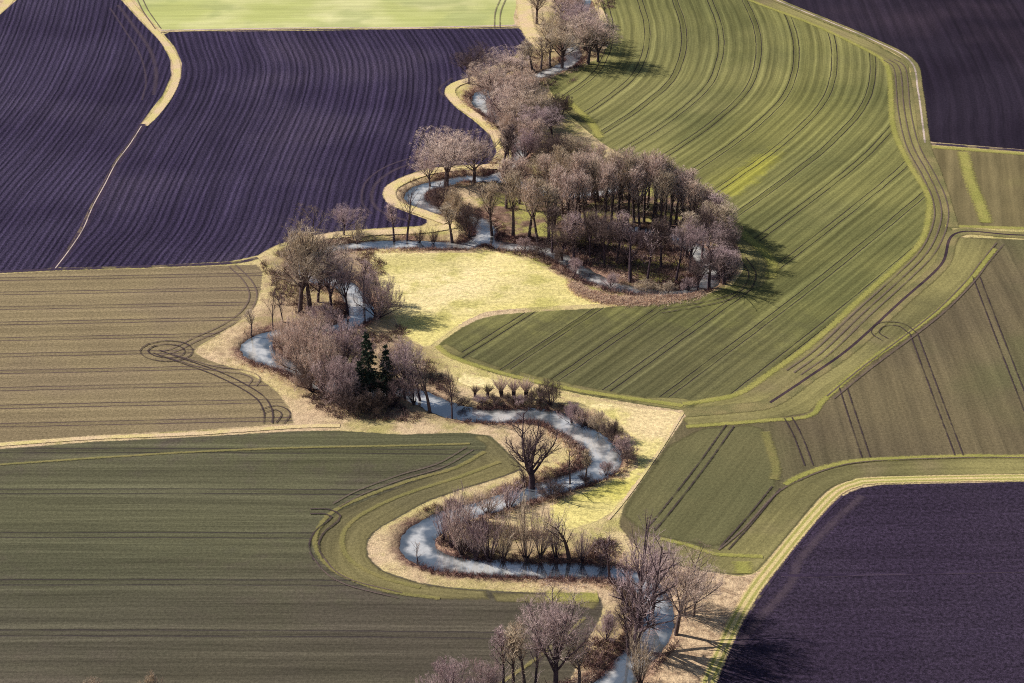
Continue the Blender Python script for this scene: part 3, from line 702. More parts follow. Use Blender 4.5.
def gen_tree(kind):
    """returns (wood verts, faces), (twig verts, faces), width, normalised to height 20"""
    W, Tw = [], []
    Ht = 20.0
    z3 = np.zeros((1, 3))
    def lev(O, D, L, R, up, wig, K, S, dest, end=0.35):
        P = curve(O, D, L, up, wig, K); dest.append(tubes(P, taper(R, K, end), S)); return P
    if kind in ('broad', 'big', 'purple', 'willow'):
        bt = {'broad': .52, 'big': .45, 'purple': .5, 'willow': .45}[kind]
        tr = {'broad': .44, 'big': .50, 'purple': .44, 'willow': .95}[kind]
        P0 = lev(z3, np.array([[0.05, 0, 1.0]]), np.array([Ht * bt]), np.array([tr]), 0, 0.05 if kind != 'willow' else 0.1, 6, 7, W, 0.6)
        # forks carry on from the top of the trunk
        nl = {'broad': 10, 'big': 11, 'purple': 12, 'willow': 9}[kind]
        t0 = {'broad': .45, 'big': .42, 'purple': .35, 'willow': .4}[kind]
        O, D, L, R = children(P0, np.array([Ht]), np.array([tr]), nl, t0, 1.0, 14, 52 if kind != 'willow' else 68, .54, .55, 0.25)
        L = L * (0.92 + 0.25 * D[:, 2])
        P1 = lev(O, D, L, R, 0.16, 0.10 if kind != 'willow' else 0.25, 7, 5, W, 0.25)
        O, D, L2, R2 = children(P1, L, R, 11, .22, 1.0, 22, 60, .46, .42, 0.15)
        P2 = lev(O, D, L2, R2, 0.12, 0.14, 5, 4, W, 0.3)
        O, D, L3, R3 = children(P2, L2, R2, 8, .2, 1.0, 20, 60, .50, .42, 0.12)
        R3 = np.clip(R3, .018, .05)
        P3 = lev(O, D, L3, R3, 0.1, 0.15, 4, 2, Tw, 0.45)
        O, D, L4, R4 = children(P3, np.maximum(L3, 1.1), R3, 10 if kind != 'willow' else 7, .1, 1.0, 20, 60, .60, .6, 0.1)
        R4 = np.full(len(L4), .0140)
        lev(O, D, np.clip(L4, .35, 1.5), R4, 0.05, 0.12, 3, 2, Tw, 0.6)
    elif kind in ('tall', 'tallthin'):
        tr = .25 if kind == 'tall' else .23
        P0 = lev(z3, np.array([[0.03, 0, 1.0]]), np.array([Ht * .93]), np.array([tr]), 0, 0.025, 9, 6, W, 0.12)
        nl = 24 if kind == 'tall' else 18
        O, D, L, R = children(P0, np.array([Ht]), np.array([tr]), nl, .40, .98, 12, 34, .32 if kind == 'tall' else .22, .36, 0.7)
        P1 = lev(O, D, L, R, 0.22, 0.08, 6, 4, W, 0.25)
        O, D, L2, R2 = children(P1, L, R, 10, .15, 1.0, 20, 50, .42, .45, 0.3)
        R2 = np.clip(R2, .02, .05)
        P2 = lev(O, D, L2, R2, 0.12, 0.12, 4, 3, Tw, 0.4)
        O, D, L3, R3 = children(P2, np.maximum(L2, 1.3), R2, 9, .1, 1.0, 12, 36, .65, .5, 0.8)
        lev(O, D, np.clip(L3, .5, 1.9), np.full(len(L3), .0125), 0.08, 0.12, 3, 2, Tw, 0.6)
        # short shoots up the bare stem
        O, D, L, R = children(P0, np.array([3.0]), np.array([.04]), 26, .08, .4, 40, 80, .7, .6, 0.5)
        lev(O, D, L, R, 0.2, 0.15, 4, 3, Tw, 0.4)
    elif kind in ('shrub', 'shrubwide'):
        n0 = 16
        az = RNG.random(n0) * 6.28; tilt = np.radians(RNG.random(n0) ** .8 * (62 if kind == 'shrub' else 80))
        D = np.stack([np.cos(az) * np.sin(tilt), np.sin(az) * np.sin(tilt), np.cos(tilt)], 1)
        O = np.stack([np.cos(az) * .5, np.sin(az) * .5, np.zeros(n0)], 1) * RNG.random((n0, 1))
        L = Ht * (.62 + .16 * RNG.random(n0)); R = np.full(n0, .22)
        P1 = lev(O, D, L, R, 0.10, 0.1, 6, 5, W, 0.2)
        O, D, L2, R2 = children(P1, L, R, 9, .25, 1.0, 18, 55, .42, .42, 0.15)
        P2 = lev(O, D, L2, R2, 0.12, 0.14, 5, 3, W, 0.3)
        O, D, L3, R3 = children(P2, L2, R2, 8, .15, 1.0, 20, 60, .48, .5, 0.15)
        R3 = np.clip(R3, .03, .06)
        P3 = lev(O, D, L3, R3, 0.1, 0.15, 4, 2, Tw, 0.45)
        O, D, L4, R4 = children(P3, np.maximum(L3, 1.2), R3, 12, .1, 1.0, 20, 60, .55, .6, 0.12)
        lev(O, D, np.clip(L4, .5, 2.0), np.full(len(L4), .027), 0.05, 0.12, 3, 2, Tw, 0.6)
    elif kind in ('pollard', 'coppice'):
        if kind == 'pollard':
            P0 = lev(z3, np.array([[0.1, 0.05, 1.0]]), np.array([Ht * .30]), np.array([1.5]), 0, 0.05, 5, 8, W, 1.15)
            top = P0[0, -1]; n0, spread, Ls = 70, 42, .62
        else:
            top = np.array([0, 0, 0.0]); n0, spread, Ls = 16, 30, .9
            P0 = lev(z3, np.array([[0.0, 0.0, 1.0]]), np.array([Ht * .06]), np.array([.75]), 0, 0.05, 3, 8, W, 1.0)
        az = RNG.random(n0) * 6.28; tilt = np.radians(RNG.random(n0) ** .7 * spread)
        D = np.stack([np.cos(az) * np.sin(tilt), np.sin(az) * np.sin(tilt), np.cos(tilt)], 1)
        O = top + np.stack([np.cos(az), np.sin(az), np.zeros(n0)], 1) * RNG.random((n0, 1)) * (1.2 if kind == 'pollard' else .6)
        L = Ht * (Ls * (.6 + .4 * RNG.random(n0))); R = np.full(n0, .12 if kind == 'pollard' else .15)
        P1 = lev(O, D, L, R, 0.10, 0.05, 6, 3, Tw if kind == 'pollard' else W, 0.3)
        O, D, L2, R2 = children(P1, L, R, 10, .2, 1.0, 12, 35, .30, .5, 0.3)
        P2 = lev(O, D, L2, np.clip(R2, .03, .07), 0.1, 0.08, 4, 2, Tw, 0.4)
        O, D, L3, R3 = children(P2, L2, R2, 12 if kind == 'coppice' else 4, .1, 1.0, 15, 45, .45, .5, 0.2)
        lev(O, D, L3, np.full(len(L3), .024), 0.05, 0.1, 3, 2, Tw, 0.6)
    elif kind == 'sparse':
        P0 = lev(z3, np.array([[0.1, 0, 1.0]]), np.array([Ht * .95]), np.array([.42]), 0, 0.06, 9, 6, W, 0.15)
        O, D, L, R = children(P0, np.array([Ht]), np.array([.30]), 11, .22, .95, 22, 50, .34, .42, 0.3)
        P1 = lev(O, D, L, R, 0.2, 0.15, 6, 4, W, 0.25)
        O, D, L2, R2 = children(P1, L, R, 6, .2, 1.0, 20, 55, .40, .5, 0.2)
        P2 = lev(O, D, L2, R2, 0.1, 0.15, 4, 3, W, 0.4)
        O, D, L3, R3 = children(P2, L2, R2, 5, .2, 1.0, 20, 55, .5, .5, 0.2)
        lev(O, D, L3, np.full(len(L3), .024), 0.08, 0.12, 3, 2, Tw, 0.6)
    elif kind == 'conifer':
        P0 = lev(z3, np.array([[0.0, 0, 1.0]]), np.array([Ht]), np.array([.35]), 0, 0.01, 8, 6, W, 0.1)
        n0 = 90
        t = np.sort(RNG.random(n0)) * .9 + .06
        az = np.arange(n0) * 2.399
        Lb = (1 - t) ** .85 * 5.2 * (.7 + .5 * RNG.random(n0)) + .3
        D = unit(np.stack([np.cos(az), np.sin(az), np.full(n0, .15)], 1))
        O = np.stack([np.zeros(n0), np.zeros(n0), t * Ht], 1)
        P1 = lev(O, D, Lb, np.full(n0, .06), -0.25, 0.06, 6, 3, W, 0.3)
        O, D, L2, R2 = children(P1, Lb, np.full(n0, .06), 16, .1, 1.0, 35, 75, .26, .5, -0.25)
        P2 = lev(O, D, np.maximum(L2, .35), np.full(len(L2), .05), -0.2, 0.1, 3, 2, Tw, 0.6)
        O, D, L3, R3 = children(P2, np.maximum(L2, .6), R2, 9, .05, 1.0, 30, 75, .5, .5, -0.2)
        lev(O, D, L3, np.full(len(L3), .075), -0.1, 0.1, 3, 2, Tw, 0.4)
    def merge(ps):
        V = []; F = []; o = 0
        for v, f in ps:
            V.append(v); F.append(f + o); o += len(v)
        return np.vstack(V), np.vstack(F)
    wv, wf = merge(W); tv, tf = merge(Tw)
    hz = np.percentile(tv[:, 2], 98.5)
    s = 20.0 / hz
    cx, cy = tv[:, 0].mean() * s, tv[:, 1].mean() * s
    wv = wv * s; tv = tv * s
    R_ = np.percentile(np.hypot(tv[:, 0] - cx, tv[:, 1] - cy), 86)
    env = {'broad': (.60, .40), 'big': (.62, .38), 'purple': (.6, .4), 'willow': (.6, .4), 'tall': (.66, .34), 'tallthin': (.66, .34),
           'shrub': (.40, .60), 'shrubwide': (.38, .62)}.get(kind)
    if env:
        for v in (wv, tv):
            c0 = env[0] * 20.0
            dx, dy, dz = (v[:, 0] - cx) / R_, (v[:, 1] - cy) / R_, np.maximum(v[:, 2] - c0, 0) / (env[1] * 20.0)
            rr = np.sqrt(dx * dx + dy * dy + dz * dz) + 1e-6
            lim = .86
            nr = np.where(rr > lim, lim + .42 * (1 - np.exp(-(rr - lim) / .45)), rr) / rr
            wgt = np.clip(v[:, 2] / 4.0, 0, 1) if kind not in ('shrub', 'shrubwide') else 1.0
            nr = 1 + (nr - 1) * wgt
            v[:, 0] = cx + (v[:, 0] - cx) * nr; v[:, 1] = cy + (v[:, 1] - cy) * nr
            up_ = v[:, 2] > c0
            v[up_, 2] = c0 + (v[up_, 2] - c0) * (nr[up_] if np.ndim(nr) else nr)
        s3 = 20.0 / np.percentile(tv[:, 2], 99.8)
        wv[:, 2] *= s3; tv[:, 2] *= s3
        R_ *= 0.98
    else:
        R_ = np.percentile(np.hypot(tv[:, 0] - cx, tv[:, 1] - cy), 93)
    rad = 2 * R_
    wv[:, 2] -= 0.15
    return (wv, wf), (tv, tf), rad

def bark(name, c1, c2):
    k = NT(name); P = k.pos()
    n = k.noise(P, 1.3, 4, 0.7)
    c = k.mix(k.mapr(n, 0.3, 0.7), c1, c2)
    k.diffuse(c, k.bump(k.noise(P, 7, 3, 0.7), 0.05, 0.6), 0.95, 0.05)
    return k.m
def twig(name, c1, c2, c3=None):
    k = NT(name)
    oi = k.t.nodes.new('ShaderNodeObjectInfo')
    P = k.pos()
    n = k.noise(P, 0.35, 3, 0.6)
    c = k.mix(k.mapr(n, 0.3, 0.7), c1, c2)
    c = k.mix(k.mul(oi.outputs['Random'], 0.6), c, c3 or c2)
    c = k.bright(c, k.mapr(k.noise(P, 2.2, 2), 0.3, 0.7, 0.7, 1.3))
    k.diffuse(c, None, 0.9, 0.1)
    return k.m
m_bark = bark('bark_dark', (0.06, 0.042, 0.06), (0.12, 0.085, 0.10))
m_bark2 = bark('bark_brown', (0.085, 0.06, 0.068), (0.16, 0.12, 0.12))
m_tw_pink = twig('twigs_pinkish', (0.65, 0.49, 0.47), (0.82, 0.65, 0.58), (0.76, 0.60, 0.48))
m_tw_brown = twig('twigs_brown', (0.58, 0.46, 0.37), (0.76, 0.62, 0.45), (0.56, 0.46, 0.39))
m_tw_purple = twig('twigs_purple', (0.48, 0.35, 0.40), (0.62, 0.48, 0.49), (0.60, 0.46, 0.44))
m_tw_dark = twig('twigs_dark', (0.15, 0.105, 0.125), (0.24, 0.17, 0.17), (0.20, 0.15, 0.12))  # dark twigs, lowered further to paint in shade under the central grove
m_needle = twig('spruce_needles', (0.040, 0.062, 0.050), (0.075, 0.10, 0.07))

PROTO = {}
CROWN = {'pink': m_tw_pink, 'brown': m_tw_brown, 'purple': m_tw_purple, 'dark': m_tw_dark, 'green': m_needle}
def proto(kind, var, tone):
    key = (kind, var)
    if key not in PROTO:
        a, b, rad = gen_tree(kind)
        PROTO[key] = [make_mesh(kind + '_trunk', *a, mats=[m_bark]), make_mesh(kind + '_crown', *b, mats=[m_tw_pink]), rad, {}]
    w_, c_, rad, tm = PROTO[key]
    if tone not in tm:
        wm = w_.copy(); wm.materials[0] = m_bark if tone in ('dark', 'purple', 'green') else m_bark2
        cm = c_.copy(); cm.materials[0] = CROWN[tone]
        tm[tone] = (wm, cm)
    return tm[tone][0], tm[tone][1], rad

PARTN = {'shrub': ('stems', 'crown'), 'shrubwide': ('stems', 'crown'), 'coppice': ('stems', 'crown')}
NVAR = {'broad': 5, 'big': 2, 'purple': 2, 'willow': 1, 'tall': 5, 'tallthin': 3, 'shrub': 3, 'shrubwide': 2, 'pollard': 3, 'coppice': 3, 'sparse': 3, 'conifer': 2}
count = {}
def plant(name, kind, tone, px, py, hpx, wpx, label, group=None, cat='tree', lean=(0, 0), z=0.0):
    i = count.get(kind, 0); count[kind] = i + 1
    wm, cm, rad = proto(kind, i % NVAR[kind], tone)
    x, y = G(px, py)
    s = px_per_m(px, py)
    dep = math.atan2(H, y)
    h = hpx / (s * math.cos(dep)); wd = wpx / s * {'broad': 1.18, 'tall': .95, 'shrub': 1.12, 'willow': 1.1}.get(kind, 1.0)
    o = bpy.data.objects.new(name, None)
    o.empty_display_size = 1.0
    COL.objects.link(o)
    d = creek_dist(np.array([[x, y]]))[0]
    zz = -1.0 if d < 0 else (-0.5 if d < 1.5 else 0)
    o.location = (x, y, zz)
    o.rotation_euler = (math.radians(lean[0] + random.gauss(0, 1.8)), math.radians(lean[1] + random.gauss(0, 1.8)), random.random() * 6.28)
    q = random.uniform(0.88, 1.14)
    o.scale = (wd / rad * q, wd / rad / q, h / 20.0)
    o['label'] = label; o['category'] = cat
    if group: o['group'] = group
    pn = PARTN.get(kind, ('trunk', 'crown'))
    link(pn[0], wm, o); link(pn[1], cm, o)
    return o

# ---- northern belt of trees along the upper stream
NB = 'trees of the narrow belt along the upper stream'
plant('bare_tree','tall','brown',537,24,36,22,'slim bare tree at the very top edge beside the pale path end',NB)
plant('bare_tree','broad','pink',560,22,34,36,'bare tree behind the big round crown at the top edge of the belt',NB)
plant('bare_tree','big','pink',588,64,54,48,'large round-crowned pinkish tree at the top right of the belt, shading the wheat',NB)
plant('bare_tree','broad','brown',562,66,52,44,'round-crowned tree just left of the largest pinkish crown in the northern belt',NB)
plant('bare_tree','broad','purple',574,34,36,36,'purplish tree rising behind the largest round crown of the northern belt',NB)
plant('bare_tree','broad','dark',469,84,40,34,'dark olive-brown round tree at the left end of the northern belt beside the ploughed soil',NB)
for (x,y,h,l) in ((522,74,30,'leftmost of the thin bare saplings lined up by the northern stream'),(532,70,32,'thin bare sapling beside the second pale stretch of the northern stream'),(541,68,30,'thin bare sapling in front of the pale path in the northern belt'),(550,65,33,'rightmost of the thin bare saplings lined up below the large round crown')):
    plant('bare_sapling','tallthin','brown',x,y,h,15,l,'thin bare saplings of the northern belt')
plant('bare_tree','broad','pink',503,82,36,40,'wide pinkish tree between the dark olive tree and the thin saplings',NB)
plant('bare_tree','broad','pink',492,100,40,38,'pinkish tree leaning over the little bay of the upper stream',NB)
plant('bare_tree','shrub','pink',516,104,36,44,'dense bushy pinkish tree right of the little bay of the upper stream',NB)
plant('bare_tree','broad','pink',514,132,50,48,'tall full crown in the middle of the northern belt beside the pale path',NB)
plant('bare_tree','shrub','brown',534,126,36,36,'brownish dense tree on the wheat side of the northern belt',NB)
plant('bare_tree','broad','dark',552,138,38,34,'dark shadowy tree on the wheat side at the foot of the northern belt',NB)
plant('bare_tree','shrub','pink',530,152,34,36,'low dense tree below the middle of the northern belt',NB)
plant('bare_bush','shrub','dark',550,166,32,34,'dark round bush between the northern belt and the round wood','bushes of the northern belt','bush')
plant('bare_bush','shrub','brown',572,160,26,32,'brown bush on the wheat edge just above the round wood','bushes of the northern belt','bush')
plant('bare_bush','shrubwide','pink',596,166,24,34,'pale pinkish bush at the upper left rim of the round wood','bushes of the northern belt','bush')
plant('bare_tree','tallthin','dark',502,172,50,20,'thin upright dark tree standing on the pale path bend',NB)
plant('bare_tree','tallthin','dark',510,174,44,18,'thin dark tree just right of the one on the pale path bend',NB)
plant('bare_tree','broad','purple',584,42,40,36,'purplish tree behind the wide crown that shades the wheat at the top',NB)
plant('bare_tree','broad','pink',598,62,40,36,'rightmost crown of the northern belt, overhanging the wheat rows',NB)
plant('bare_tree','broad','brown',546,48,38,32,'tree in the middle of the top cluster above the thin saplings',NB)
plant('bare_tree','broad','pink',508,116,40,40,'crown leaning over the upper stream just below the little bay',NB)
plant('bare_tree','shrub','pink',528,114,38,40,'bushy crown in the middle of the wheat side of the northern belt',NB)
plant('bare_tree','broad','pink',486,90,34,34,'small full crown at the top of the little bay',NB)
plant('bare_tree','broad','purple',536,142,40,40,'purplish crown halfway between the little bay and the round wood',NB)
for (x,y,h,wd,tn,l) in ((494,104,30,30,'pink','bushy tree on the right shore of the little bay'),(500,124,34,30,'purple','purplish crown hiding the stream below the little bay'),(512,142,34,30,'pink','crown hiding the stream just above the round wood'),(524,158,30,30,'purple','purplish crown where the stream enters the round wood'),(560,118,26,24,'dark','dark crown jutting onto the wheat halfway down the northern belt'),(580,24,34,32,'pink','crown hiding the stream at the very top edge'),(586,50,36,32,'purple','purplish crown over the stream among the top cluster')):
    plant('bare_tree','shrub',tn,x,y,h,wd,l,NB)
# ---- around the north-west bend
NW = 'trees inside the north-west bend'
plant('bare_tree','broad','pink',446,186,54,62,'wide domed tree left of the round wood with the ploughed soil behind it',NW)
plant('bare_tree','broad','pink',474,180,50,44,'pinkish domed tree right of the widest dome in the north-west bend',NW)
plant('bare_tree','broad','pink',430,184,36,32,'smaller tree at the left foot of the wide dome in the north-west bend',NW)
plant('bare_bush','shrub','dark',442,209,30,26,'dark bush at the water inside the north-west bend','bushes of the north-west bend','bush')
plant('bare_bush','shrub','brown',458,222,34,26,'brown bush in the neck of the north-west bend','bushes of the north-west bend','bush')
plant('bare_bush','shrub','dark',470,236,34,24,'dark bush beside the narrow bright channel left of the round wood','bushes of the north-west bend','bush')
plant('bare_tree','sparse','dark',407,238,58,26,'sparse dark tree standing alone on the bank before the pale path loop',NW)
plant('bare_tree','tallthin','purple',394,239,36,14,'thin tree left of the lone sparse tree on the north bank',NW)
plant('bare_bush','coppice','dark',419,240,16,14,'small dark bush right of the lone sparse tree on the north bank','bushes of the north-west bend','bush')
plant('bare_bush','coppice','dark',433,241,18,14,'small dark bush midway along the straight north channel','bushes of the north-west bend','bush')
plant('bare_bush','coppice','brown',356,241,24,22,'brownish bush at the left start of the straight north channel','bushes of the north-west bend','bush')
plant('bare_tree','broad','purple',344,236,32,30,'faint purplish tree against the ploughed soil above the meadow corner',NW)
plant('bare_tree','tall','brown',492,233,56,24,'tall tree at the left corner of the round wood above the bright channel',NW)
plant('bare_tree','tallthin','brown',452,240,40,18,'thin tree in the reeds at the right end of the straight north channel',NW)
# ---- the round wood: far row, middle row and near row
rw = 'tall trees of the round wood'
far = [(566,196,42),(592,194,44),(604,210,48),(618,213,50),(641,203,44),(655,204,44),(506,208,50),(520,204,46),(534,200,48),(548,205,50),(560,203,46),(573,202,50),(586,206,52),(598,201,47),(612,205,50),(622,203,46),(634,206,48),(648,208,52),(660,211,48),(672,214,44),(684,218,42),(696,222,38),(706,227,36)]
for (x,y,h) in far:
    plant('wood_tree','tall','pink' if x%3 else 'brown',x,y,h,22,'bare tree in the far row of the round wood, half hidden by those in front',rw+', far row')
mid = [(554,228,58),(568,232,56),(586,230,60),(604,229,64),(627,226,66),(640,228,62),(661,231,62),(670,228,60),(682,232,56),(694,234,52),(513,236,60),(529,238,58),(538,243,62),(549,241,54),(563,218,66),(574,224,60),(580,222,68),(597,222,66),(611,222,70),(618,224,64),(634,222,70),(644,222,66),(652,226,72),(656,225,68),(665,223,62),(676,224,56),(688,228,54),(700,236,48)]
for (x,y,h) in mid:
    plant('wood_tree','tall','brown' if x%2 else 'pink',x,y,h*1.08,23,'tall straight trunk with a high narrow crown in the middle row of the round wood',rw+', middle row')
near = [(562,258,44,'broad','dark'),(574,262,48,'tall','purple'),(590,258,44,'tall','dark'),(604,266,52,'broad','dark'),(617,262,46,'tall','purple'),(630,281,52,'sparse','dark'),(647,282,50,'sparse','purple'),(661,268,46,'tall','dark'),
        (676,282,54,'sparse','dark'),(690,274,52,'broad','purple'),(709,286,50,'sparse','purple'),(720,262,46,'broad','purple'),(702,256,50,'tall','dark'),(722,278,36,'shrub','purple'),(686,258,44,'tall','brown'),(552,250,44,'tall','dark')]
near_l = ['dark tree at the left end of the near row of the round wood','tree with a dark narrow crown, second in the near row of the round wood','upright dark tree above the pale reed bank in the near row','round-crowned tree in the middle of the near row of the round wood','upright tree behind the two forked trees of the near row',
  'dark forked tree left of the two bare trees above the reed bank','open bare tree right of the dark forked one above the reed bank','upright dark tree behind the gap in the near row','dark open tree with spreading limbs at the bottom of the round wood','v-shaped tree beside the bright water at the wood\'s lower right','tree at the south-east tip of the round wood by the white water',
  'bushy crown at the far right edge of the round wood against the wheat','brown crown above the white water on the right of the wood','low purplish bushy tree at the right rim of the round wood','upright brown tree behind the v-shaped one in the wood','dark tree on the bank at the left start of the near row']
for (x,y,h,kd,tn),l in zip(near,near_l):
    plant('wood_tree',kd,tn,x,y,h*1.08,32 if kd!='tall' else 23,l,rw+', near row')
for (x,y,h,kd,tn,l) in ((731,268,48,'broad','dark','easternmost crown of the round wood, shading the curved wheat headland'),(727,250,50,'tall','brown','crown at the upper right rim of the round wood'),(716,240,48,'tall','purple','upright tree at the top right shoulder of the round wood'),(724,284,40,'tall','purple','low upright tree at the lower right rim of the round wood'),(698,288,40,'broad','dark','dark crown beside the water at the bottom right of the wood'),(708,246,44,'tall','brown','upright brown tree just inside the right rim of the wood')):
    plant('wood_tree',kd,tn,x,y,h,27,l,rw+', near row')
# understorey bushes of the wood
for (x,y,h,wd,tn) in ((556,262,16,20,'dark'),(575,272,15,18,'purple'),(590,248,18,22,'dark'),(610,284,14,20,'purple'),(628,264,18,22,'dark'),(645,288,12,20,'brown'),(668,291,12,20,'brown'),(690,288,14,18,'purple'),(640,248,18,22,'dark'),(662,250,18,20,'dark'),(712,266,20,20,'purple'),(600,236,16,20,'dark'),(572,246,18,20,'dark'),(618,240,18,20,'purple'),(540,256,14,18,'dark'),(524,250,14,16,'purple')):
    plant('understorey_bush','shrub',tn,x,y,h,wd,'low dark bush among the trunks of the round wood','understorey bushes of the round wood','bush')
# ---- grove at the centre left
CG = 'trees of the central grove'
plant('bare_tree','big','brown',300,312,97,72,'largest tree of the central grove, broad fan of branches on a dark bare trunk',CG)
plant('bare_tree','tall','brown',310,310,80,38,'tall tree directly right of the largest fan-shaped tree of the central grove',CG)
plant('bare_tree','broad','purple',331,311,62,42,'purplish tree between the largest tree and the inner stream channel',CG)
plant('bare_tree','broad','purple',348,312,56,32,'tree on the left bank of the inner channel facing the round bush',CG)
plant('bare_tree','broad','pink',338,276,36,36,'pale pinkish tree behind the grove beside the meadow corner',CG)
plant('bare_bush','shrubwide','purple',378,318,52,46,'round bushy tree on the meadow edge throwing its shadow on the yellow grass','bushes of the central grove','bush')
plant('bare_tree','tallthin','purple',364,300,44,18,'thin tree rising behind the round bush at the meadow edge',CG)
plant('dead_tree','sparse','dark',273,329,48,14,'dark leaning almost branchless stem left of the largest tree',CG,lean=(0,-6))
plant('bare_tree','sparse','purple',283,322,32,16,'small thin tree between the leaning stem and the largest tree',CG)
plant('bare_sapling','tallthin','brown',251,334,26,10,'tiny thin sapling at the left rim of the pond',CG)
plant('bare_bush','shrubwide','pink',300,368,54,54,'dense purple-pink bush mass beside the pond, left part','bushes of the central grove','bush')
plant('bare_bush','shrubwide','pink',322,386,66,60,'largest dense round bush in the middle of the central grove','bushes of the central grove','bush')
plant('bare_bush','shrub','purple',343,376,58,48,'purplish bush behind the spruces at the right of the bush mass','bushes of the central grove','bush')
plant('bare_bush','shrub','purple',336,402,48,42,'dark-stemmed bush at the lower front of the bush mass','bushes of the central grove','bush')
plant('bare_bush','shrub','dark',312,392,34,34,'dark bush at the lower left foot of the bush mass','bushes of the central grove','bush')
plant('bare_bush','shrubwide','pink',288,352,34,34,'low bush touching the pond\'s right shore','bushes of the central grove','bush')
plant('spruce_tree','conifer','green',371,399,64,24,'taller dark evergreen spruce at the front of the central grove','spruces of the central grove')
plant('spruce_tree','conifer','green',387,400,54,20,'shorter dark evergreen spruce right of the taller one','spruces of the central grove')
plant('spruce_tree','conifer','green',359,403,40,18,'small dark spruce in the shade left of the taller spruce','spruces of the central grove')
plant('bare_tree','broad','purple',405,399,58,40,'open-crowned tree just right of the spruces',CG)
plant('bare_tree','shrub','pink',398,372,36,34,'pale bushy tree behind the open-crowned tree by the meadow tip',CG)
plant('bare_bush','coppice','purple',414,404,40,26,'multi-stemmed bush right of the open-crowned tree','bushes of the central grove','bush')
plant('bare_tree','sparse','brown',430,411,58,30,'slender bare tree at the left bank where the stream leaves the grove',CG)
plant('bare_tree','sparse','dark',452,417,54,20,'slender dark tree at the right end of the central grove over the water',CG)
plant('bare_bush','coppice','dark',392,408,30,30,'dark low bush in the shade below the spruces','bushes of the central grove','bush')
plant('bare_bush','shrub','dark',352,412,28,36,'dark low bush at the south foot of the grove','bushes of the central grove','bush')
plant('bare_bush','shrub','dark',376,414,22,30,'flat dark bush under the spruces at the field edge','bushes of the central grove','bush')
plant('bare_tree','tallthin','purple',420,398,42,16,'thin tree behind the slender pair at the grove\'s right end',CG)
plant('bare_bush','shrub','pink',312,352,40,44,'rounded bush between the pond and the inner channel','bushes of the central grove','bush')
plant('bare_bush','shrub','purple',322,326,26,34,'bush under the purplish trees of the central grove','bushes of the central grove','bush')
plant('bare_bush','shrub','purple',352,398,40,38,'purplish bush left of the small shaded spruce','bushes of the central grove','bush')
plant('bare_tree','broad','purple',318,302,50,36,'purplish tree filling the gap behind the largest tree',CG)
# ---- pollards of the middle bend
PG = 'pollard willows on the north bank'
for (x,y,h,wd,l) in ((475,397,11,10,'smallest and leftmost pollard willow stump on the north bank'),(488,397,12,11,'second small pollard willow stump from the left on the north bank'),(502,397,20,17,'pollard willow with a brush-like crown, third from the left'),(514,397,17,14,'pollard willow with an orange-brown brush, fourth from the left'),(526,398,20,15,'pollard willow left of the dark bank bush, fifth from the left')):
    plant('pollard_willow','pollard','pink' if wd>12 else 'dark',x,y,h,wd,l,PG)
for (x,y,h,wd,tn) in ((464,404,8,14,'dark'),(481,403,9,14,'purple'),(495,403,9,16,'dark'),(508,402,8,14,'dark'),(520,403,9,14,'purple'),(532,404,12,14,'dark')):
    plant('bank_bush','shrub',tn,x,y,h,wd,'low reddish-brown scrub bush at the feet of the pollard willows','scrub below the pollard willows','bush')
BB = 'bushes on the outer bank of the middle bend'
for (x,y,h,wd,tn,l) in ((540,402,18,16,'dark','dark bush at the left of the dense pair where the stream turns'),(551,405,26,24,'dark','dense dark bush where the stream turns south'),(571,420,22,22,'purple','purple bush on the outer bank, upper part of the middle bend'),(583,424,20,16,'pink','reddish upright bush second on the outer bank'),(598,430,22,18,'brown','brown brush-like bush at the shoulder of the outer bank'),(612,441,22,22,'dark','dark round bush on the outer bank at the widest point of the bend'),(623,456,24,22,'purple','purplish bush at the easternmost point of the middle bend'),(627,463,14,16,'dark','low bush at the foot of the easternmost bush'),(606,474,14,16,'purple','low bush where the water turns back west'),(586,482,10,18,'dark','flat dark bush on the inner meadow bank')):
    plant('bank_bush','shrub',tn,x,y,h,wd,l,BB,'bush')
plant('bank_bush','shrub','dark',552,495,18,28,'dark mound of brush right of the big willow across the channel',BB,'bush')
plant('willow_tree','willow','dark',532,485,66,54,'gnarled old willow with thick twisted limbs standing alone inside the middle bend','single trees of the middle bend')
plant('bare_tree','sparse','pink',570,481,42,22,'pale slender tree leaning over the water right of the gnarled willow','single trees of the middle bend')
plant('bare_tree','tallthin','brown',585,478,32,12,'thin twiggy tree just right of the pale slender tree','single trees of the middle bend')
plant('bare_sapling','tallthin','dark',524,487,24,8,'thin stem at the left foot of the gnarled willow','single trees of the middle bend')
# ---- coppice row of the southern bend
SC = 'coppiced alders of the southern bend'
for (x,y,h,wd,kd,tn,l) in ((452,547,58,34,'coppice','purple','tall thin twiggy stem cluster at the left end of the coppice row'),(443,541,36,24,'coppice','purple','leftmost bush of the coppice row above the pale water'),(462,554,46,32,'coppice','pink','coppice of many stems second in the row inside the southern bend'),(476,557,42,30,'coppice','purple','dense coppice left of the fan-shaped ones in the row'),(489,558,48,34,'coppice','purple','coppice with dark base in the middle left of the row'),(503,558,42,26,'coppice','brown','thin coppice between the two fan-shaped clumps'),(526,558,58,42,'coppice','brown','largest fan of upright stems in the coppice row'),(540,557,52,28,'coppice','pink','upright clump touching the largest fan on its right'),(556,558,38,24,'coppice','purple','low bush right of the fan-shaped clumps'),(569,558,50,40,'sparse','brown','spreading open tree at the right of the coppice row'),(582,560,32,24,'coppice','purple','small bush right of the spreading open tree')):
    plant('coppiced_alder',kd,tn,x,y,h,wd,l,SC)
